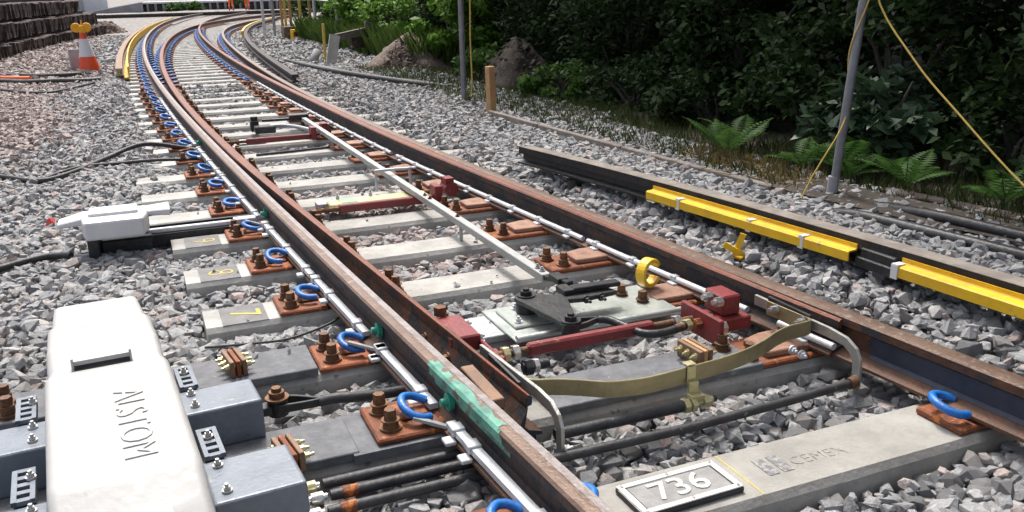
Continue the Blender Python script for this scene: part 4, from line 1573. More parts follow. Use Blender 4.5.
# large pipes on the right verge
cable([(3.78, 4.05, .01), (3.80, 3.8, .05), (3.84, 3.3, .06), (3.90, 2.8, .06), (4.0, 2.0, .06), (4.1, .8, .06)], .040, 'thick black pipe along the right verge, nearer the rail', 'black_steel', name='verge_pipe')
cable([(4.05, 3.95, .05), (4.02, 3.5, .10), (4.06, 3.0, .105), (4.16, 2.2, .10), (4.3, 1.0, .09)], .036, 'thick black pipe along the right verge, farther from the rail', 'black_steel', name='verge_pipe')
# cable bundle at mid right
for k in range(4):
    r0 = [(2.9 + .1 * k, 18.5 - .6 * k, .05), (3.0 + .06 * k, 17 - .3 * k, .06), (3.2 + .05 * k, 15.2 - .25 * k, .07), (3.55 + .06 * k, 13.4 - .25 * k, .07), (3.95 + .03 * k, 12.4 - .2 * k, .06)]
    cable(r0, .035, '%s of four black cables bundled along the far right verge' % ORD[k], group='far verge cables')

# ------------------------------------------------------------------ traffic cone with lamp
tcn2 = thing('traffic_cone', (-.72, 18.5, 0), 'orange and white traffic cone with twin amber lamps on the left ballast', 'traffic cone')
MB().box((-.72, 18.5, .02), (.50, .45, .05), rz=.2).build('base', 'black_rubber', tcn2, bevel=.01)
lean = Vector((-.05, 0, 1))


def cone_band(z0, z1, r0, r1, mname, name):
    a = Vector((-.72, 18.5, 0)) + lean * z0
    b_ = Vector((-.72, 18.5, 0)) + lean * z1
    MB().cyl(a, b_, r0, 20, r1).build(name, mname, tcn2)


cone_band(.045, .30, .185, .135, 'orange_plastic', 'lower_body')
cone_band(.30, .62, .137, .072, 'reflective', 'white_sleeve')
cone_band(.62, .74, .070, .048, 'orange_plastic', 'top')
for s_ in (-1, 1):
    c_ = Vector((-.72, 18.5, 0)) + lean * .79 + Vector((s_ * .09, 0, .03))
    lm = MB().cyl(c_ - Vector((0, .04, 0)), c_ + Vector((0, .04, 0)), .085, 18)
    lm.build('lamp_lens', 'yellow_plastic', tcn2, bevel=.012)
MB().box((-.76, 18.5, .79), (.1, .1, .14)).build('lamp_body', 'yellow_plastic', tcn2, bevel=.015)
MB().cyl((-.76, 18.5, .86), (-.74, 18.5, .95), .012, 8).build('lamp_handle', 'yellow_plastic', tcn2)
tg2 = thing('sign_frame', (-.98, 18.8, 0), 'dark grey sheet standing behind the traffic cone', 'sheet')
MB().box((-.98, 18.8, .22), (.16, .10, .42), rz=.3).build('panel', 'platform_grey', tg2, bevel=.01)
MB().box((-.98, 18.78, .02), (.24, .2, .03), rz=.3).build('foot', 'black_rubber', tg2, bevel=.005)

mk = MB()
mk.add([(-.03, -.02, 0), (.03, -.01, .01), (.035, .03, .035), (-.01, .035, .03), (0, .005, .05)], [(0, 1, 4), (1, 2, 4), (2, 3, 4), (3, 0, 4), (0, 3, 2, 1)])
o = mk.build('litter_scrap', 'red_litter')
o.location = (-.62, 6.15, -.02)
tag(o, 'small red scrap of litter on the left ballast', 'litter')
mk = MB().box2(-.2, .2, -.05, .05, 0, .03)
o = mk.build('yellow_board', 'yellow_paint', bevel=.004)
o.location = (-.42, 30, .01)
tag(o, 'short yellow board lying on the ballast beyond the cone', 'board')

# ------------------------------------------------------------------ stack of old track panels on the left
SX = fit([(-2.75, 22), (-2.65, 23.5), (-2.2, 27.5), (-1.4, 32.0), (-.8, 36.5)], 2)
mk = MB()
vs, fs = [], []
random.seed(5)
P_OLD = []
for k in range(5):
    mk = MB().box2(-2.4, 0, -.07, .07, 0, .36)
    mk.v = [(x + (random.uniform(-.05, .03) if x > -.1 else 0), y + random.uniform(-.012, .012), z + random.uniform(-.02, .015)) for x, y, z in mk.v]
    P_OLD.append(proto_mesh(mk, 'old_sleeper', 'timber_old', .012))
LAY = ('bottom', 'middle', 'top')
for lv in range(3):
    y = 21.2 - lv * .1
    y1 = (37.0, 36.2, 34.5)[lv]
    while y < y1:
        o = P_OLD[random.randrange(5)].copy()
        COL.objects.link(o)
        sl = (SX(y + .5) - SX(y - .5))
        o.location = (SX(y) - .14 * lv + random.uniform(-.05, .05), y, -.03 + lv * .445 + random.uniform(-.02, .02))
        o.rotation_euler = (random.uniform(-.08, .08), random.uniform(-.006, .006), -math.atan(sl) + random.uniform(-.03, .03))
        tag(o, 'dark old sleeper end in the %s layer of the stacked track panels' % LAY[lv], 'sleeper', 'old sleepers in the %s layer of the stack' % LAY[lv])
        y += .215 + random.uniform(-.01, .015)
    for q, dx in enumerate((.42, 1.85)):
        tt = thing('old_rail', (SX(28) - dx, 28, .285 + lv * .445), 'old rusty rail on the %s layer of the stack, %s its near edge' % (LAY[lv], ('along', 'away from')[q]), 'rail', 'rails of the stacked track panels')
        sweep_rail(lambda yy, d_=dx, l_=lv: SX(yy) - d_ - .14 * l_, 21, y1, lambda yy: 1.0, 'rail_body', tt, ['rail_dark', 'rail_dark'], z0=.285 + lv * .445, headmat=False)


def lump(c, rx, ry, h, n, seed, name, material, jag=.12, pw=1.5):
    rng = np.random.default_rng(seed)
    mk_ = MB()
    rings_, seg = n, n * 3
    vs_ = []
    for i in range(rings_ + 1):
        f_ = i / rings_
        for j in range(seg):
            th = 2 * math.pi * j / seg
            rr_ = f_ * (1 + .15 * math.sin(3 * th + seed) + rng.uniform(-jag, jag) * (f_ > 0))
            zz = h * max(0, (1 - f_ ** pw)) * (1 + rng.uniform(-jag, jag) * .5 * (f_ > 0))
            vs_.append((rx * rr_ * math.cos(th), ry * rr_ * math.sin(th), zz - (.06 if i == rings_ else 0)))
    fs_ = []
    for i in range(rings_):
        for j in range(seg):
            fs_.append((i * seg + j, i * seg + (j + 1) % seg, (i + 1) * seg + (j + 1) % seg, (i + 1) * seg + j)[::-1])
    mk_.add(vs_, fs_, smooth=True)
    o_ = mk_.build(name, material)
    o_.location = c
    return o_


tag(lump((-.75, 38.5, 0), .7, 1.2, .42, 8, 3, 'spoil_heap', 'earth_brown'), 'low brown spoil heap at the far end of the old sleeper stack', 'heap')
tag(lump((4.62, 15.6, -.03), .82, .9, .68, 12, 5, 'gravel_heap', 'earth_brown', .05, 1.15), 'brown gravel heap at the edge of the trees beyond the cables', 'heap')
tag(lump((5.0, 11.6, -.03), .55, .7, .72, 12, 9, 'earth_mound', 'earth', .1), 'dark earth mound under the trees behind the wooden stake', 'mound')
tag(lump((4.3, 8.3, -.05), .5, .6, .16, 8, 19, 'earth_mound', 'earth', .1), 'low dark earth hump beyond the timber edging', 'mound')
tag(lump((3.95, 4.25, -.03), .35, .42, .10, 9, 12, 'rubble_patch', 'earth_brown', .2), 'brown rubble around the foot of the leaning steel post', 'rubble')

def heap_stones(o_, rx, ry, h, pw, n, size, seed):
    rng = np.random.default_rng(seed)
    f_ = np.sqrt(rng.uniform(0, 1.1, n))
    th = rng.uniform(0, 6.28, n)
    P = np.stack([rx * f_ * np.cos(th), ry * f_ * np.sin(th), h * np.maximum(0, 1 - f_ ** pw)], 1)
    g_ = merged('loose_stones', [(P, size * rng.lognormal(0, .4, n), TPL_LO)], o_)
    g_.data.materials[0] = MATS['earth_brown']
    tag(g_, kind='stuff')


heap_stones(bpy.data.objects['gravel_heap'], .82, .9, .66, 1.15, 2600, .022, 1)
heap_stones(bpy.data.objects['spoil_heap'], .7, 1.2, .42, 1.5, 900, .05, 2)
heap_stones(bpy.data.objects['rubble_patch'], .35, .42, .10, 1.5, 260, .02, 3)
heap_stones(bpy.data.objects['earth_mound'], .55, .7, .72, 1.5, 500, .03, 4)
bpy.data.objects['earth_mound'].children[0].data.materials[0] = MATS['earth']
# ------------------------------------------------------------------ posts, edging boards, rope
tp2 = thing('steel_post', (3.99, 4.24, -.05), 'grey steel post leaning right beside the verge pipes, rope wound round it', 'post')
MB().tube([(3.99, 4.24, -.05), (4.06, 4.20, 1.25), (4.12, 4.17, 2.3)], .028, 12).build('tube', 'post_steel', tp2)
MB().cyl((3.985, 4.24, -.05), (3.995, 4.24, .19), .034, 12).build('sleeve', 'platform_grey', tp2)
mk = MB()
pth = []
for k in range(60):
    f_ = k / 59
    zz = 2.2 - f_ * 1.85
    th = f_ * 15
    ax_ = Vector((3.99, 4.24, -.05)).lerp(Vector((4.12, 4.17, 2.3)), (zz + .05) / 2.35)
    sag = .0 if f_ < .8 else (f_ - .8) * .5
    pth.append((ax_.x + .034 * math.cos(th) - sag, ax_.y - .034 * math.sin(th), zz))
pth += [(3.84, 4.26, .2), (3.80, 4.3, .05)]
o = MB().tube(pth, .005, 6).build('rope', 'rope_yellow')
tag(o, 'thin yellow rope wound loosely down the leaning steel post', 'rope')
o = MB().tube(smooth_path([(4.1, 4.19, 1.9), (4.105, 4.16, 1.32), (4.13, 3.84, .93), (4.15, 3.5, .652), (4.15, 3.06, .346), (4.16, 2.6, .10), (4.2, 2.3, .0)]), .0055, 8).build('rope', 'rope_yellow')
tag(o, 'yellow rope slanting down from the steel post to the right edge', 'rope')
tp3 = thing('steel_post', (3.77, 10.45, -.05), 'thin upright grey steel post standing before the dark mound', 'post')
MB().tube([(3.77, 10.45, -.05), (3.77, 10.45, 2.4)], .036, 10).build('tube', 'post_steel', tp3)
o = MB().tube(smooth_path([(3.84, 10.42, 1.9), (3.87, 10.4, 1.3), (3.86, 10.4, .8), (3.86, 10.4, .2), (3.8, 10.4, .02)]), .011, 6).build('rope', 'rope_yellow')
tag(o, 'yellow rope hanging beside the thin upright steel post', 'rope')
o = MB().box2(-.042, .042, -.04, .04, -.1, .54).build('wooden_stake', 'wood_fresh', bevel=.004)
o.location = (3.66, 9.25, 0)
o.rotation_euler = (0, R(-1), .3)
tag(o, 'short square fresh wooden stake at the ballast edge', 'stake')
ed = [(3.58, 9.1), (3.63, 7.9), (3.71, 6.4), (3.77, 5.3), (3.82, 4.6)]
for k in range(len(ed) - 1):
    a, b_ = Vector((*ed[k], .03)), Vector((*ed[k + 1], .03))
    dd = (b_ - a)
    o = MB().box((0, 0, 0), (dd.length - .02, .05, .10)).build('edging_board', 'wood_grey', bevel=.006)
    o.location = (a + b_) / 2
    o.rotation_euler = (R(4), 0, math.atan2(dd.y, dd.x))
    tag(o, '%s weathered edging board from the wooden stake along the right verge' % ORD[k], 'board', 'edging boards')
for k, (a, b_) in enumerate((((4.28, 4.1, .05), (4.40, 3.2, .05)), ((4.42, 3.1, .05), (4.6, 1.9, .06)))):
    a, b_ = Vector(a), Vector(b_)
    dd = b_ - a
    o = MB().box((0, 0, 0), (dd.length, .10, .13)).build('edging_timber', 'timber_old', bevel=.01)
    o.location = (a + b_) / 2
    o.rotation_euler = (0, 0, math.atan2(dd.y, dd.x))
    tag(o, 'dark timber edging behind the verge pipes, %s' % ('right of the steel post', 'at the picture edge')[k], 'timber', 'edging timbers')
# flat pale verge strip between pipes and timbers
mk = MB()
pts = [(3.93, 4.9), (3.98, 4.2), (4.05, 3.5), (4.2, 2.6), (4.4, 1.2)]
vs = []
for x, y in pts:
    vs += [(x - .14, y, gz(x - .14, y) + .015), (x + .2, y, gz(x + .2, y) + .02)]
mk.add(vs, [(2 * k + 1, 2 * k, 2 * k + 2, 2 * k + 3) for k in range(len(pts) - 1)])
o = mk.build('verge_path', 'earth')
tag(o, kind='structure')

# leaning plank and broken rail fence at mid distance
tf = thing('broken_fence', (3.6, 17.6, 0), 'weathered broken fence with a leaning plank near the black cables', 'fence')
MB().box((3.66, 17.6, .26), (.2, .05, .62), rot=Matrix.Rotation(R(17), 3, 'Y') @ Matrix.Rotation(R(-20), 3, 'X')).build('leaning_plank', 'concrete', tf)
MB().box((4.25, 18.4, .52), (1.1, .10, .14), rot=Matrix.Rotation(R(-6), 3, 'Y') @ Matrix.Rotation(R(40), 3, 'Z')).build('rail_board', 'wood_grey', tf)
MB().box((4.68, 18.8, .35), (.11, .11, .78)).build('post', 'wood_grey', tf)
MB().box((4.35, 18.5, .34), (.34, .08, .22), rz=.6).build('board', 'timber_old', tf)
MB().tube([(3.62, 18.2, 0), (3.63, 18.2, .75)], .03, 8).build('stake', 'rope_yellow', tf)
o = MB().cyl((3.34, 18.15, .0), (3.50, 18.33, .22), .09, 12, .08).build('grey_drum', 'platform_grey', bevel=.01)
tag(o, 'small grey drum tipped against the leaning plank', 'drum')

# work site fence, stakes, yellow step and white bucket further off
for k, (x, y, hh, mname) in enumerate(((3.95, 29, 1.5, 'galv'), (4.2, 28.6, 1.5, 'galv_dull'), (4.9, 25.6, 1.45, 'galv'), (5.0, 23.2, 1.4, 'galv_dull'))):
    o = MB().tube([(0, 0, -.05), (0, 0, hh)], .045, 8).build('fence_post', mname)
    o.location = (x, y, 0)
    tag(o, '%s grey fence post from the left in the far work site' % ORD[k], 'post', 'far fence posts')
for k, (x, y, hh) in enumerate(((4.30, 27.6, 1.35), (4.45, 27.9, 1.42), (4.62, 28.0, 1.4), (4.78, 27.2, 1.45), (5.1, 27.4, 1.4))):
    o = MB().box2(-.035, .035, -.035, .035, -.05, hh).build('marker_stake', 'wood_fresh' if k % 2 == 0 else 'rope_yellow')
    o.location = (x, y, 0)
    tag(o, '%s tall wooden stake from the left above the yellow step' % ORD[k], 'stake', 'tall marker stakes')
ty = thing('yellow_step', (4.55, 26.6, 0), 'yellow step frame under the tall stakes far off', 'step')
MB().box2(4.36, 4.76, 26.4, 26.7, .27, .33).build('tread', 'yellow_paint', ty)
MB().box2(4.36, 4.76, 26.3, 26.4, .10, .14).build('tread', 'yellow_paint', ty)
for xx in (4.37, 4.75):
    MB().box2(xx - .02, xx + .02, 26.3, 26.7, -.05, .27).build('side', 'yellow_paint', ty)
MB().box2(4.2, 4.85, 26.8, 27.3, -.05, .4).build('earth_bank', 'earth_brown', ty)
o = MB().cyl((0, 0, 0), (0, 0, .30), .12, 14, .14).build('white_bucket', 'white_plain', bevel=.01)
o.location = (4.95, 26.2, .08)
tag(o, 'white bucket standing right of the yellow step', 'bucket')
mk = MB()
for k in range(2):
    mk.tube([(3.95, 29, .5 + .7 * k), (4.2, 28.6, .5 + .7 * k)], .03, 6)
tag(MB().tube([(3.95, 29, 1.15), (4.2, 28.6, 1.15), (4.9, 25.6, 1.15), (5.0, 23.2, 1.1)], .02, 6).build('fence_wire', 'galv'), 'grey wire strung between the far fence posts', 'wire')
cable([G(3.2, 24), G(3.4, 24.3), G(3.7, 24.4), G(4.1, 24.0)], .025, 'thin black cable on the ballast before the yellow step')

# ------------------------------------------------------------------ far platform, ramp and buildings
tp4 = thing('platform', (9, 82, 0), 'far station platform with dark posts under a white edge', 'platform')
MB().box2(1.5, 40, 82.0, 86, -.1, .62).build('platform_body', 'platform_dark', tp4)
MB().box2(1.5, 40, 81.6, 86, .64, .78).build('platform_edge', 'wall_white', tp4)
for k in range(30):
    MB().box2(1.8 + k * .62, 1.98 + k * .62, 81.7, 81.98, -.1, .64).build('support_post', 'platform_grey', tp4)
tr4 = thing('platform_ramp', (0, 82, 0), 'grey ramp rising to the far platform', 'ramp')
mk = MB()
mk.add([(-3.2, 80.6, -.1), (1.5, 80.6, -.1), (1.5, 80.6, .78), (-3.2, 86, -.1), (1.5, 86, -.1), (1.5, 86, .78), (-3.2, 80.6, .02), (-3.2, 86, .02)],
       [(0, 1, 2, 6), (7, 5, 4, 3), (6, 2, 5, 7), (1, 4, 5, 2), (0, 6, 7, 3), (0, 3, 4, 1)])
mk.build('ramp_slab', 'platform_grey', tr4)
MB().box((-.85, 80.55, .42), (4.8, .08, .06), rot=Matrix.Rotation(-math.atan(.76 / 4.7), 3, 'Y')).build('ramp_edge', 'wall_white', tr4)
tb4 = thing('white_hut', (-2.6, 88, 0), 'white walled lineside building beyond the ramp', 'building')
MB().box2(-4.6, -1.2, 87, 92, -.1, 3.2).build('wall', 'wall_white', tb4)
MB().box2(-4.8, -1.0, 86.8, 92.2, 3.2, 3.4).build('roof', 'platform_dark', tb4)
MB().box2(-4.1, -3.4, 86.93, 87.0, -.05, 2.1).build('door', 'platform_grey', tb4)
MB().box2(-3.45, -3.1, 86.9, 87.0, -.05, 1.2).build('cabinet', 'galv_dull', tb4)
tb5 = thing('grey_cabinet', (-5.8, 86, 0), 'white lineside cabinet left of the orange worker', 'cabinet')
MB().box2(-6.3, -5.5, 85, 86, -.1, 1.6).build('case', 'wall_white', tb5, bevel=.03)
MB().box2(-6.2, -5.6, 84.97, 85, .1, 1.5).build('door', 'platform_grey', tb5)


def person(loc, rz, lab, s=1.0, stride=.12):
    """one continuous skinned figure in orange work clothes"""
    J = dict(pel=(0, 0, .95), wst=(0, 0, 1.1), chs=(0, .01, 1.35), nck=(0, 0, 1.52), hd0=(0, .01, 1.60), hd1=(0, .02, 1.72),
             hl=(-.1, 0, .9), kl=(-.12, stride * .6 + .03, .5), al=(-.13, stride * .2, .1), tl=(-.14, stride * .2 + .15, .045),
             hr=(.1, 0, .9), kr=(.12, -stride * .2 + .04, .5), ar=(.13, -stride, .1), tr=(.15, -stride + .15, .045),
             sl=(-.19, 0, 1.44), el=(-.26, -.05, 1.17), wl=(-.25, .08, .93), fl=(-.24, .12, .84),
             sr=(.19, 0, 1.44), er=(.27, -.04, 1.17), wr=(.25, .1, .95), fr=(.24, .15, .86))
    Rr = dict(pel=.15, wst=.145, chs=.165, nck=.065, hd0=.085, hd1=.09, hl=.105, kl=.075, al=.055, tl=.042, hr=.105, kr=.075, ar=.055, tr=.042,
              sl=.075, el=.055, wl=.042, fl=.035, sr=.075, er=.055, wr=.042, fr=.035)
    E_ = ['pel-wst', 'wst-chs', 'chs-nck', 'nck-hd0', 'hd0-hd1', 'pel-hl', 'hl-kl', 'kl-al', 'al-tl', 'pel-hr', 'hr-kr', 'kr-ar', 'ar-tr', 'chs-sl', 'sl-el', 'el-wl', 'wl-fl', 'chs-sr', 'sr-er', 'er-wr', 'wr-fr']
    nm = list(J)
    me = bpy.data.meshes.new('body')
    me.from_pydata([J[n] for n in nm], [tuple(nm.index(q_) for q_ in e_.split('-')) for e_ in E_], [])
    ob = bpy.data.objects.new('body', me)
    COL.objects.link(ob)
    md = ob.modifiers.new('s', 'SKIN')
    for n, sv in zip(nm, me.skin_vertices[0].data):
        sv.radius = (Rr[n], Rr[n] * (.75 if n in ('pel', 'wst', 'chs') else 1))
        sv.use_root = n == 'pel'
    ob.modifiers.new('u', 'SUBSURF').levels = 2
    dg = bpy.context.evaluated_depsgraph_get()
    m2 = bpy.data.meshes.new_from_object(ob.evaluated_get(dg))
    bpy.data.objects.remove(ob)
    m2.materials.clear()
    for q_ in ('hi_vis', 'reflective', 'cloth_dark', 'skin'):
        m2.materials.append(MATS[q_])
    for p in m2.polygons:
        z, x = p.center.z, abs(p.center.x)
        p.use_smooth = True
        p.material_index = 2 if z < .16 else (3 if (z > 1.5 or (x > .2 and z < .92)) else (1 if (.42 < z < .47 or 1.12 < z < 1.18) else 0))
    tt_ = thing('person', loc, lab, 'person', rz=rz)
    b_ = bpy.data.objects.new('body', m2)
    COL.objects.link(b_)
    b_.parent = tt_
    hm = MB()
    hv = []
    for i in range(6):
        f_ = i / 5 * math.pi / 2
        hv += [(.115 * math.cos(f_) * math.cos(2 * math.pi * j / 12), .02 + .135 * math.cos(f_) * math.sin(2 * math.pi * j / 12), 1.74 + .11 * math.sin(f_)) for j in range(12)]
    hm.add(hv, [(i * 12 + j, i * 12 + (j + 1) % 12, i * 12 + 12 + (j + 1) % 12, i * 12 + 12 + j) for i in range(5) for j in range(12)], smooth=True)
    hm.build('helmet', 'white_plain').parent = tt_
    tt_.scale = (s, s, s)
    return tt_


person((-3.1, 70, -.02), .4, 'person in orange work clothes standing behind the old sleeper stack', 1.0, .05)
person((8.0, 76.5, -.02), .2, 'person in orange trousers on the far track, left of the pair', 1.0, .14)
person((9.15, 75.5, -.02), 2.8, 'person in orange trousers on the far track, right of the pair', 1.0, .10)


# ------------------------------------------------------------------ vegetation
def leaf_mesh(name, C, size, material, parent, flat=.5, aspect=1.7, seed=0):
    rng = np.random.default_rng(seed)
    n = len(C)
    nrm = rng.normal(size=(n, 3))
    nrm[:, 2] = np.abs(nrm[:, 2]) + flat
    nrm /= np.linalg.norm(nrm, axis=1)[:, None]
    a = rng.normal(size=(n, 3))
    a -= nrm * (a * nrm).sum(1)[:, None]
    a /= np.linalg.norm(a, axis=1)[:, None]
    b_ = np.cross(nrm, a)
    s_ = size * rng.uniform(.6, 1.3, n)[:, None]
    fold = nrm * s_ * .12
    V = np.stack([C - a * s_ * .5 * aspect, C + b_ * s_ * .42 + fold, C + a * s_ * .5 * aspect, C - b_ * s_ * .42 + fold], 1).reshape(-1, 3)
    me = bpy.data.meshes.new(name)
    me.vertices.add(len(V))
    me.vertices.foreach_set('co', V.ravel())
    me.loops.add(n * 4)
    me.loops.foreach_set('vertex_index', np.arange(n * 4, dtype=np.int32))
    me.polygons.add(n)
    me.polygons.foreach_set('loop_start', np.arange(0, n * 4, 4, dtype=np.int32))
    me.update(calc_edges=True)
    me.materials.append(MATS[material])
    o_ = bpy.data.objects.new(name, me)
    COL.objects.link(o_)
    o_.parent = parent
    return o_


def clumps(rng, n, nc, c, rad, clump_r):
    cc = rng.normal(size=(nc, 3))
    cc /= np.linalg.norm(cc, axis=1)[:, None]
    cc *= rng.uniform(.45, 1.0, (nc, 1)) ** .5
    cc = cc * np.array(rad) + np.array(c)
    k = rng.integers(0, nc, n)
    p = rng.normal(size=(n, 3))
    p /= np.linalg.norm(p, axis=1)[:, None]
    p *= rng.uniform(.2, 1, (n, 1)) ** .6 * clump_r * rng.uniform(.6, 1.3, (nc, 1))[k]
    p[:, 2] *= .7
    return cc[k] + p


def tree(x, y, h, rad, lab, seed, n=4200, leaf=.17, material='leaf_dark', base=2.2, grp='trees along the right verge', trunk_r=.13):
    rng = np.random.default_rng(seed)
    z0 = gz(x, y) + (min((x - 5.5) * .12, 1.6) if x > 5.5 else 0) - .1
    tt_ = thing('tree', (x, y, z0), lab, 'tree', grp)
    mk_ = MB()
    lean_ = rng.uniform(-.3, .3, 2)
    pts_ = [(x + lean_[0] * (k / 5) ** 2, y + lean_[1] * (k / 5) ** 2, z0 + (base + (h - base) * .6) * k / 5) for k in range(6)]
    mk_.tube(smooth_path(pts_, 3), [trunk_r * (1 - .75 * k / 15) for k in range(16)], 9)
    for k in range(6):
        f_ = rng.uniform(.45, .95)
        p = Vector(pts_[0]).lerp(Vector(pts_[-1]), f_)
        th = rng.uniform(0, 6.28)
        q_ = p + Vector((math.cos(th) * rad * .7, math.sin(th) * rad * .7, rng.uniform(.4, 1.4)))
        mk_.tube([p, p.lerp(q_, .5) + Vector((0, 0, .15)), q_], [trunk_r * .4, trunk_r * .25, .015], 6)
    mk_.build('trunk', 'bark', tt_)
    C = clumps(rng, n, 26, (x, y, z0 + (h + base) / 2), (rad, rad, (h - base) / 2), rad * .42)
    C = C - np.array((x, y, z0))
    leaf_mesh('crown', C, leaf, material, tt_, seed=seed + 1)
    return tt_


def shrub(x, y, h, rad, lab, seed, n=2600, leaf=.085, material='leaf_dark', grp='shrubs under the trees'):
    rng = np.random.default_rng(seed)
    z0 = gz(x, y) + (min((x - 5.5) * .12, 1.6) if x > 5.5 else 0) - .1
    tt_ = thing('shrub', (x, y, z0), lab, 'shrub', grp)
    for k in range(5):
        th = rng.uniform(0, 6.28)
        e_ = Vector((x + math.cos(th) * rad * .6, y + math.sin(th) * rad * .6, z0 + h * rng.uniform(.6, .95)))
        b0 = Vector((x + rng.uniform(-.1, .1), y + rng.uniform(-.1, .1), z0))
        MB().tube([b0, b0.lerp(e_, .5) + Vector((0, 0, h * .15)), e_], [.025, .018, .006], 6).build('stem', 'bark', tt_)
    C = clumps(rng, n, 22, (x, y, z0 + h * .52), (rad, rad, h * .5), rad * .38) - np.array((x, y, z0))
    C[:, 2] = np.maximum(C[:, 2], .03)
    leaf_mesh('foliage', C, leaf, material, tt_, seed=seed + 1)
    return tt_


rngv = np.random.default_rng(21)
# tall trees: their crowns stand above the picture and shade the verge
k = 0
for row, (x0, hh, rad, bs) in enumerate(((7.3, 7.2, 2.8, 2.4), (12.4, 9.0, 3.0, 2.2))):
    for y in np.arange(-1.5, 17 if row == 0 else 34, 3.6):
        k += 1
        tree(x0 + rngv.uniform(-.4, .5), y + rngv.uniform(-.6, .6), hh + rngv.uniform(-.6, .8), rad, 'tall dark tree, %s trunk counted from the right picture edge in the %s row' % (ordinal(int((y + 1.5) / 3.6) + 1), ('front', 'back')[row]), 100 + k, base=bs)
# bare low trunks and saplings seen in the gloom
for q, (x, y) in enumerate(((7.6, 1.2), (7.7, 3.6), (7.4, 5.6), (8.0, 6.9), (7.3, 8.2), (7.8, 9.9), (7.4, 12.0), (7.9, 14.2), (7.5, 16.4), (7.8, 19.0), (7.9, 22.0))):
    tree(x, y, 4.4, 1.5, 'slim dark sapling in the gloom, %s from the right' % ORD[q], 300 + q, n=4200, leaf=.13, base=1.6, grp='saplings under the trees', trunk_r=.06)
# understory
spots = []
for y in np.arange(1.5, 26, 1.5):
    spots.append((6.2 + rngv.uniform(-.3, .5), y + rngv.uniform(-.4, .4), 1.5 + rngv.uniform(-.2, .5), .95))
for y in np.arange(2.5, 30, 2.1):
    spots.append((8.4 + rngv.uniform(-.5, .5), y + rngv.uniform(-.5, .5), 2.1 + rngv.uniform(-.2, .6), 1.35))
for q, (x, y, h, rad) in enumerate(spots):
    row = 'front' if x < 7.3 else 'back'
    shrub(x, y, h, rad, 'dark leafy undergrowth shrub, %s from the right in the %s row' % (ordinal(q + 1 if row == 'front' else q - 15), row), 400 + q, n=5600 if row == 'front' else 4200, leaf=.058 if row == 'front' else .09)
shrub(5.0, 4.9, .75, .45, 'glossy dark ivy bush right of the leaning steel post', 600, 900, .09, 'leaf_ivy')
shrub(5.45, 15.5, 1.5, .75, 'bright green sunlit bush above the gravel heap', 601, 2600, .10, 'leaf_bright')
shrub(5.3, 18.8, 1.35, .75, 'bright green bush behind the broken fence', 602, 3000, .07, 'leaf_bright')
shrub(5.5, 21.5, 1.6, .9, 'large pale green bush left of the gravel heap', 603, 3200, .08, 'leaf_bright')
shrub(5.9, 25.5, 1.7, 1.0, 'green bush behind the yellow step', 604, 3000, .09, 'leaf_mid')
shrub(6.6, 31.0, 1.8, 1.3, 'far green bush beyond the work site fence', 605, 3000, .12, 'leaf_mid')
shrub(5.0, 12.8, .55, .5, 'low green bramble between the heap and the mound', 606, 1500, .06, 'leaf_mid')
shrub(4.85, 9.9, .45, .45, 'low green bramble at the foot of the dark mound', 607, 1500, .06, 'leaf_mid')
for q, (x, y, h) in enumerate(((5.3, 3.2, .5), (5.5, 4.1, .6), (5.35, 5.4, .55), (5.6, 6.4, .7), (5.2, 7.2, .5), (5.6, 8.0, .6), (5.3, 8.9, .5), (5.8, 10.2, .7))):
    shrub(x, y, h, .6, 'low dark leafy plant on the shaded bank, %s from the right' % ORD[q], 640 + q, 1700, .055, 'leaf_dark', 'low plants on the bank')
for q, x in enumerate((-16, -13, -10.5, -8)):
    shrub(x, 92, 2.6, 2.0, 'far green hedge bush, %s from the left' % ORD[q], 620 + q, 2200, .3, 'leaf_mid', 'far hedge bushes')
for q, x in enumerate((4.0, 5.5, 9.0, 14.5, 17)):
    shrub(x, 80.3, .7, .7, 'small pale bush before the far platform, %s from the left' % ORD[q], 630 + q, 700, .14, 'leaf_mid', 'bushes before the platform')


def fern(x, y, L, nf, lab, seed, z=None, arch=.5, spread=6.28, th0=0.0):
    rng = np.random.default_rng(seed)
    z0 = (gz(x, y) if z is None else z) - .02
    tt_ = thing('fern', (x, y, z0), lab, 'fern', 'ferns on the verge')
    for k in range(nf):
        th = th0 + spread * k / nf + rng.uniform(-.25, .25)
        Lk = L * rng.uniform(.7, 1.1)
        mk_ = MB()
        rise = rng.uniform(.75, 1.15)
        P = []
        ns = 16
        for i in range(ns + 1):
            f_ = i / ns
            rr_ = Lk * (.75 * f_ ** 1.2)
            zz = Lk * (rise * f_ - arch * f_ * f_)
            P.append(Vector((x + math.cos(th) * rr_, y + math.sin(th) * rr_, z0 + zz)))
        mk_.tube(P, [.004 * (1 - .7 * i / ns) for i in range(ns + 1)], 4)
        side = Vector((-math.sin(th), math.cos(th), 0))
        for i in range(3, ns + 1):
            f_ = i / ns
            w_ = L * .24 * math.sin(min(1, (f_ - .1) * 1.25) * math.pi * .92 + .12) ** .8 if f_ < .95 else L * .03
            tn = (P[i] - P[i - 1]).normalized()
            for s_ in (-1, 1):
                tip = P[i] + side * s_ * w_ + tn * w_ * .45 + Vector((0, 0, -w_ * .18))
                md = P[i].lerp(tip, .45)
                bw = tn * Lk / ns * .42
                mk_.add([P[i] - bw * .3, md - bw, tip, md + bw], [(0, 1, 2, 3)])
        mk_.build('frond', 'fern', tt_)
    return tt_


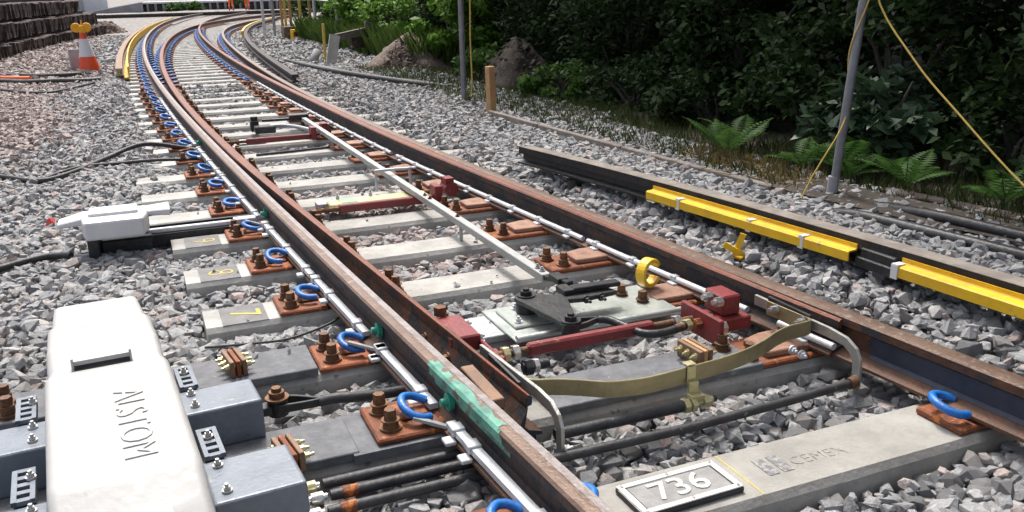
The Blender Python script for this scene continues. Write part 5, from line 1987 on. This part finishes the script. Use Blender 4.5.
fern(4.20, 5.62, .50, 6, 'tall green fern with one raised frond, left of the other ferns', 1, arch=.3)
fern(4.36, 4.95, .40, 7, 'feathery fern behind the dry grass, left of the steel post', 2)
fern(4.42, 4.55, .36, 7, 'dark fern close behind the leaning steel post', 3)
fern(4.52, 4.15, .40, 8, 'arching fern just right of the steel post', 4)
fern(4.68, 3.55, .42, 7, 'pale fern near the right edge above the dark timber', 5)
fern(4.50, 5.9, .42, 8, 'small fern half hidden behind the tall fern', 6)
fern(4.6, 3.05, .35, 8, 'small fern at the right picture edge', 7)
fern(4.55, 4.75, .5, 9, 'shaded fern deepest behind the steel post', 8)


def grass(name, pts_fn, n, h, material, seed, lab):
    rng = np.random.default_rng(seed)
    C = pts_fn(rng, n)
    th = rng.uniform(0, 6.28, n)
    hh = h * rng.uniform(.4, 1.2, n)
    ln = rng.uniform(.1, .55, n) * hh
    d_ = np.stack([np.cos(th), np.sin(th), np.zeros(n)], 1)
    sd = np.stack([-np.sin(th), np.cos(th), np.zeros(n)], 1) * .004 * (1 + h)
    z_ = np.array([0, 0, 1.0])
    V = np.stack([C - sd, C + sd, C + d_ * ln[:, None] * .4 + z_ * hh[:, None] * .6 + sd * .7, C + d_ * ln[:, None] + z_ * hh[:, None], C + d_ * ln[:, None] * .4 + z_ * hh[:, None] * .6 - sd * .7], 1).reshape(-1, 3)
    me = bpy.data.meshes.new(name)
    me.vertices.add(len(V))
    me.vertices.foreach_set('co', V.ravel())
    me.loops.add(n * 5)
    me.loops.foreach_set('vertex_index', np.arange(n * 5, dtype=np.int32))
    me.polygons.add(n)
    me.polygons.foreach_set('loop_start', np.arange(0, n * 5, 5, dtype=np.int32))
    me.update(calc_edges=True)
    me.materials.append(MATS[material])
    o_ = bpy.data.objects.new(name, me)
    COL.objects.link(o_)
    tag(o_, lab, 'grass', kind='stuff')


def strip(x0, x1, y0, y1, bend=lambda y: 0):
    def f(rng, n):
        y = rng.uniform(y0, y1, n)
        x = rng.uniform(0, 1, n) ** 1.3 * (x1 - x0) + x0 + np.array([bend(q) for q in y])
        # tufts
        x += np.sin(y * 9) * .04
        return np.stack([x, y, gzv(x, y) - .05], 1)
    return f


grass('verge_grass', strip(3.86, 5.0, 2.2, 16.0, lambda y: -.02 * max(0, y - 8) + (.35 if y < 4.6 else 0)), 12000, .12, 'grass', 1, 'short shaded grass along the right verge')
grass('verge_weeds', strip(4.6, 5.6, 15, 27, lambda y: .0), 9000, .6, 'grass_tall', 2, 'tall green weeds round the broken fence and stakes')
grass('dry_grass', strip(3.92, 4.25, 4.5, 5.9), 900, .13, 'grass_dry', 3, 'dry straw coloured grass below the ferns')
grass('verge_litter', strip(3.6, 4.4, 9.0, 20, lambda y: -.03 * (y - 9)), 3500, .07, 'grass_dry', 4, 'dry stalks on the ballast edge by the stakes')

# fallen straw stalks on the verge
mk = MB()
rs = random.Random(8)
for k in range(60):
    x, y = rs.uniform(3.78, 4.15), rs.uniform(4.4, 5.7)
    a_ = rs.uniform(0, 3.14)
    l_ = rs.uniform(.05, .18)
    mk.tube([(x, y, gz(x, y) + .02), (x + math.cos(a_) * l_, y + math.sin(a_) * l_, gz(x, y) + rs.uniform(.02, .05))], .003, 4)
o = mk.build('fallen_stalks', 'straw')
tag(o, 'brown fallen stalks lying on the verge below the ferns', 'stalks', kind='stuff')

for o in bpy.data.objects:
    if '_o' in o:
        del o['_o']
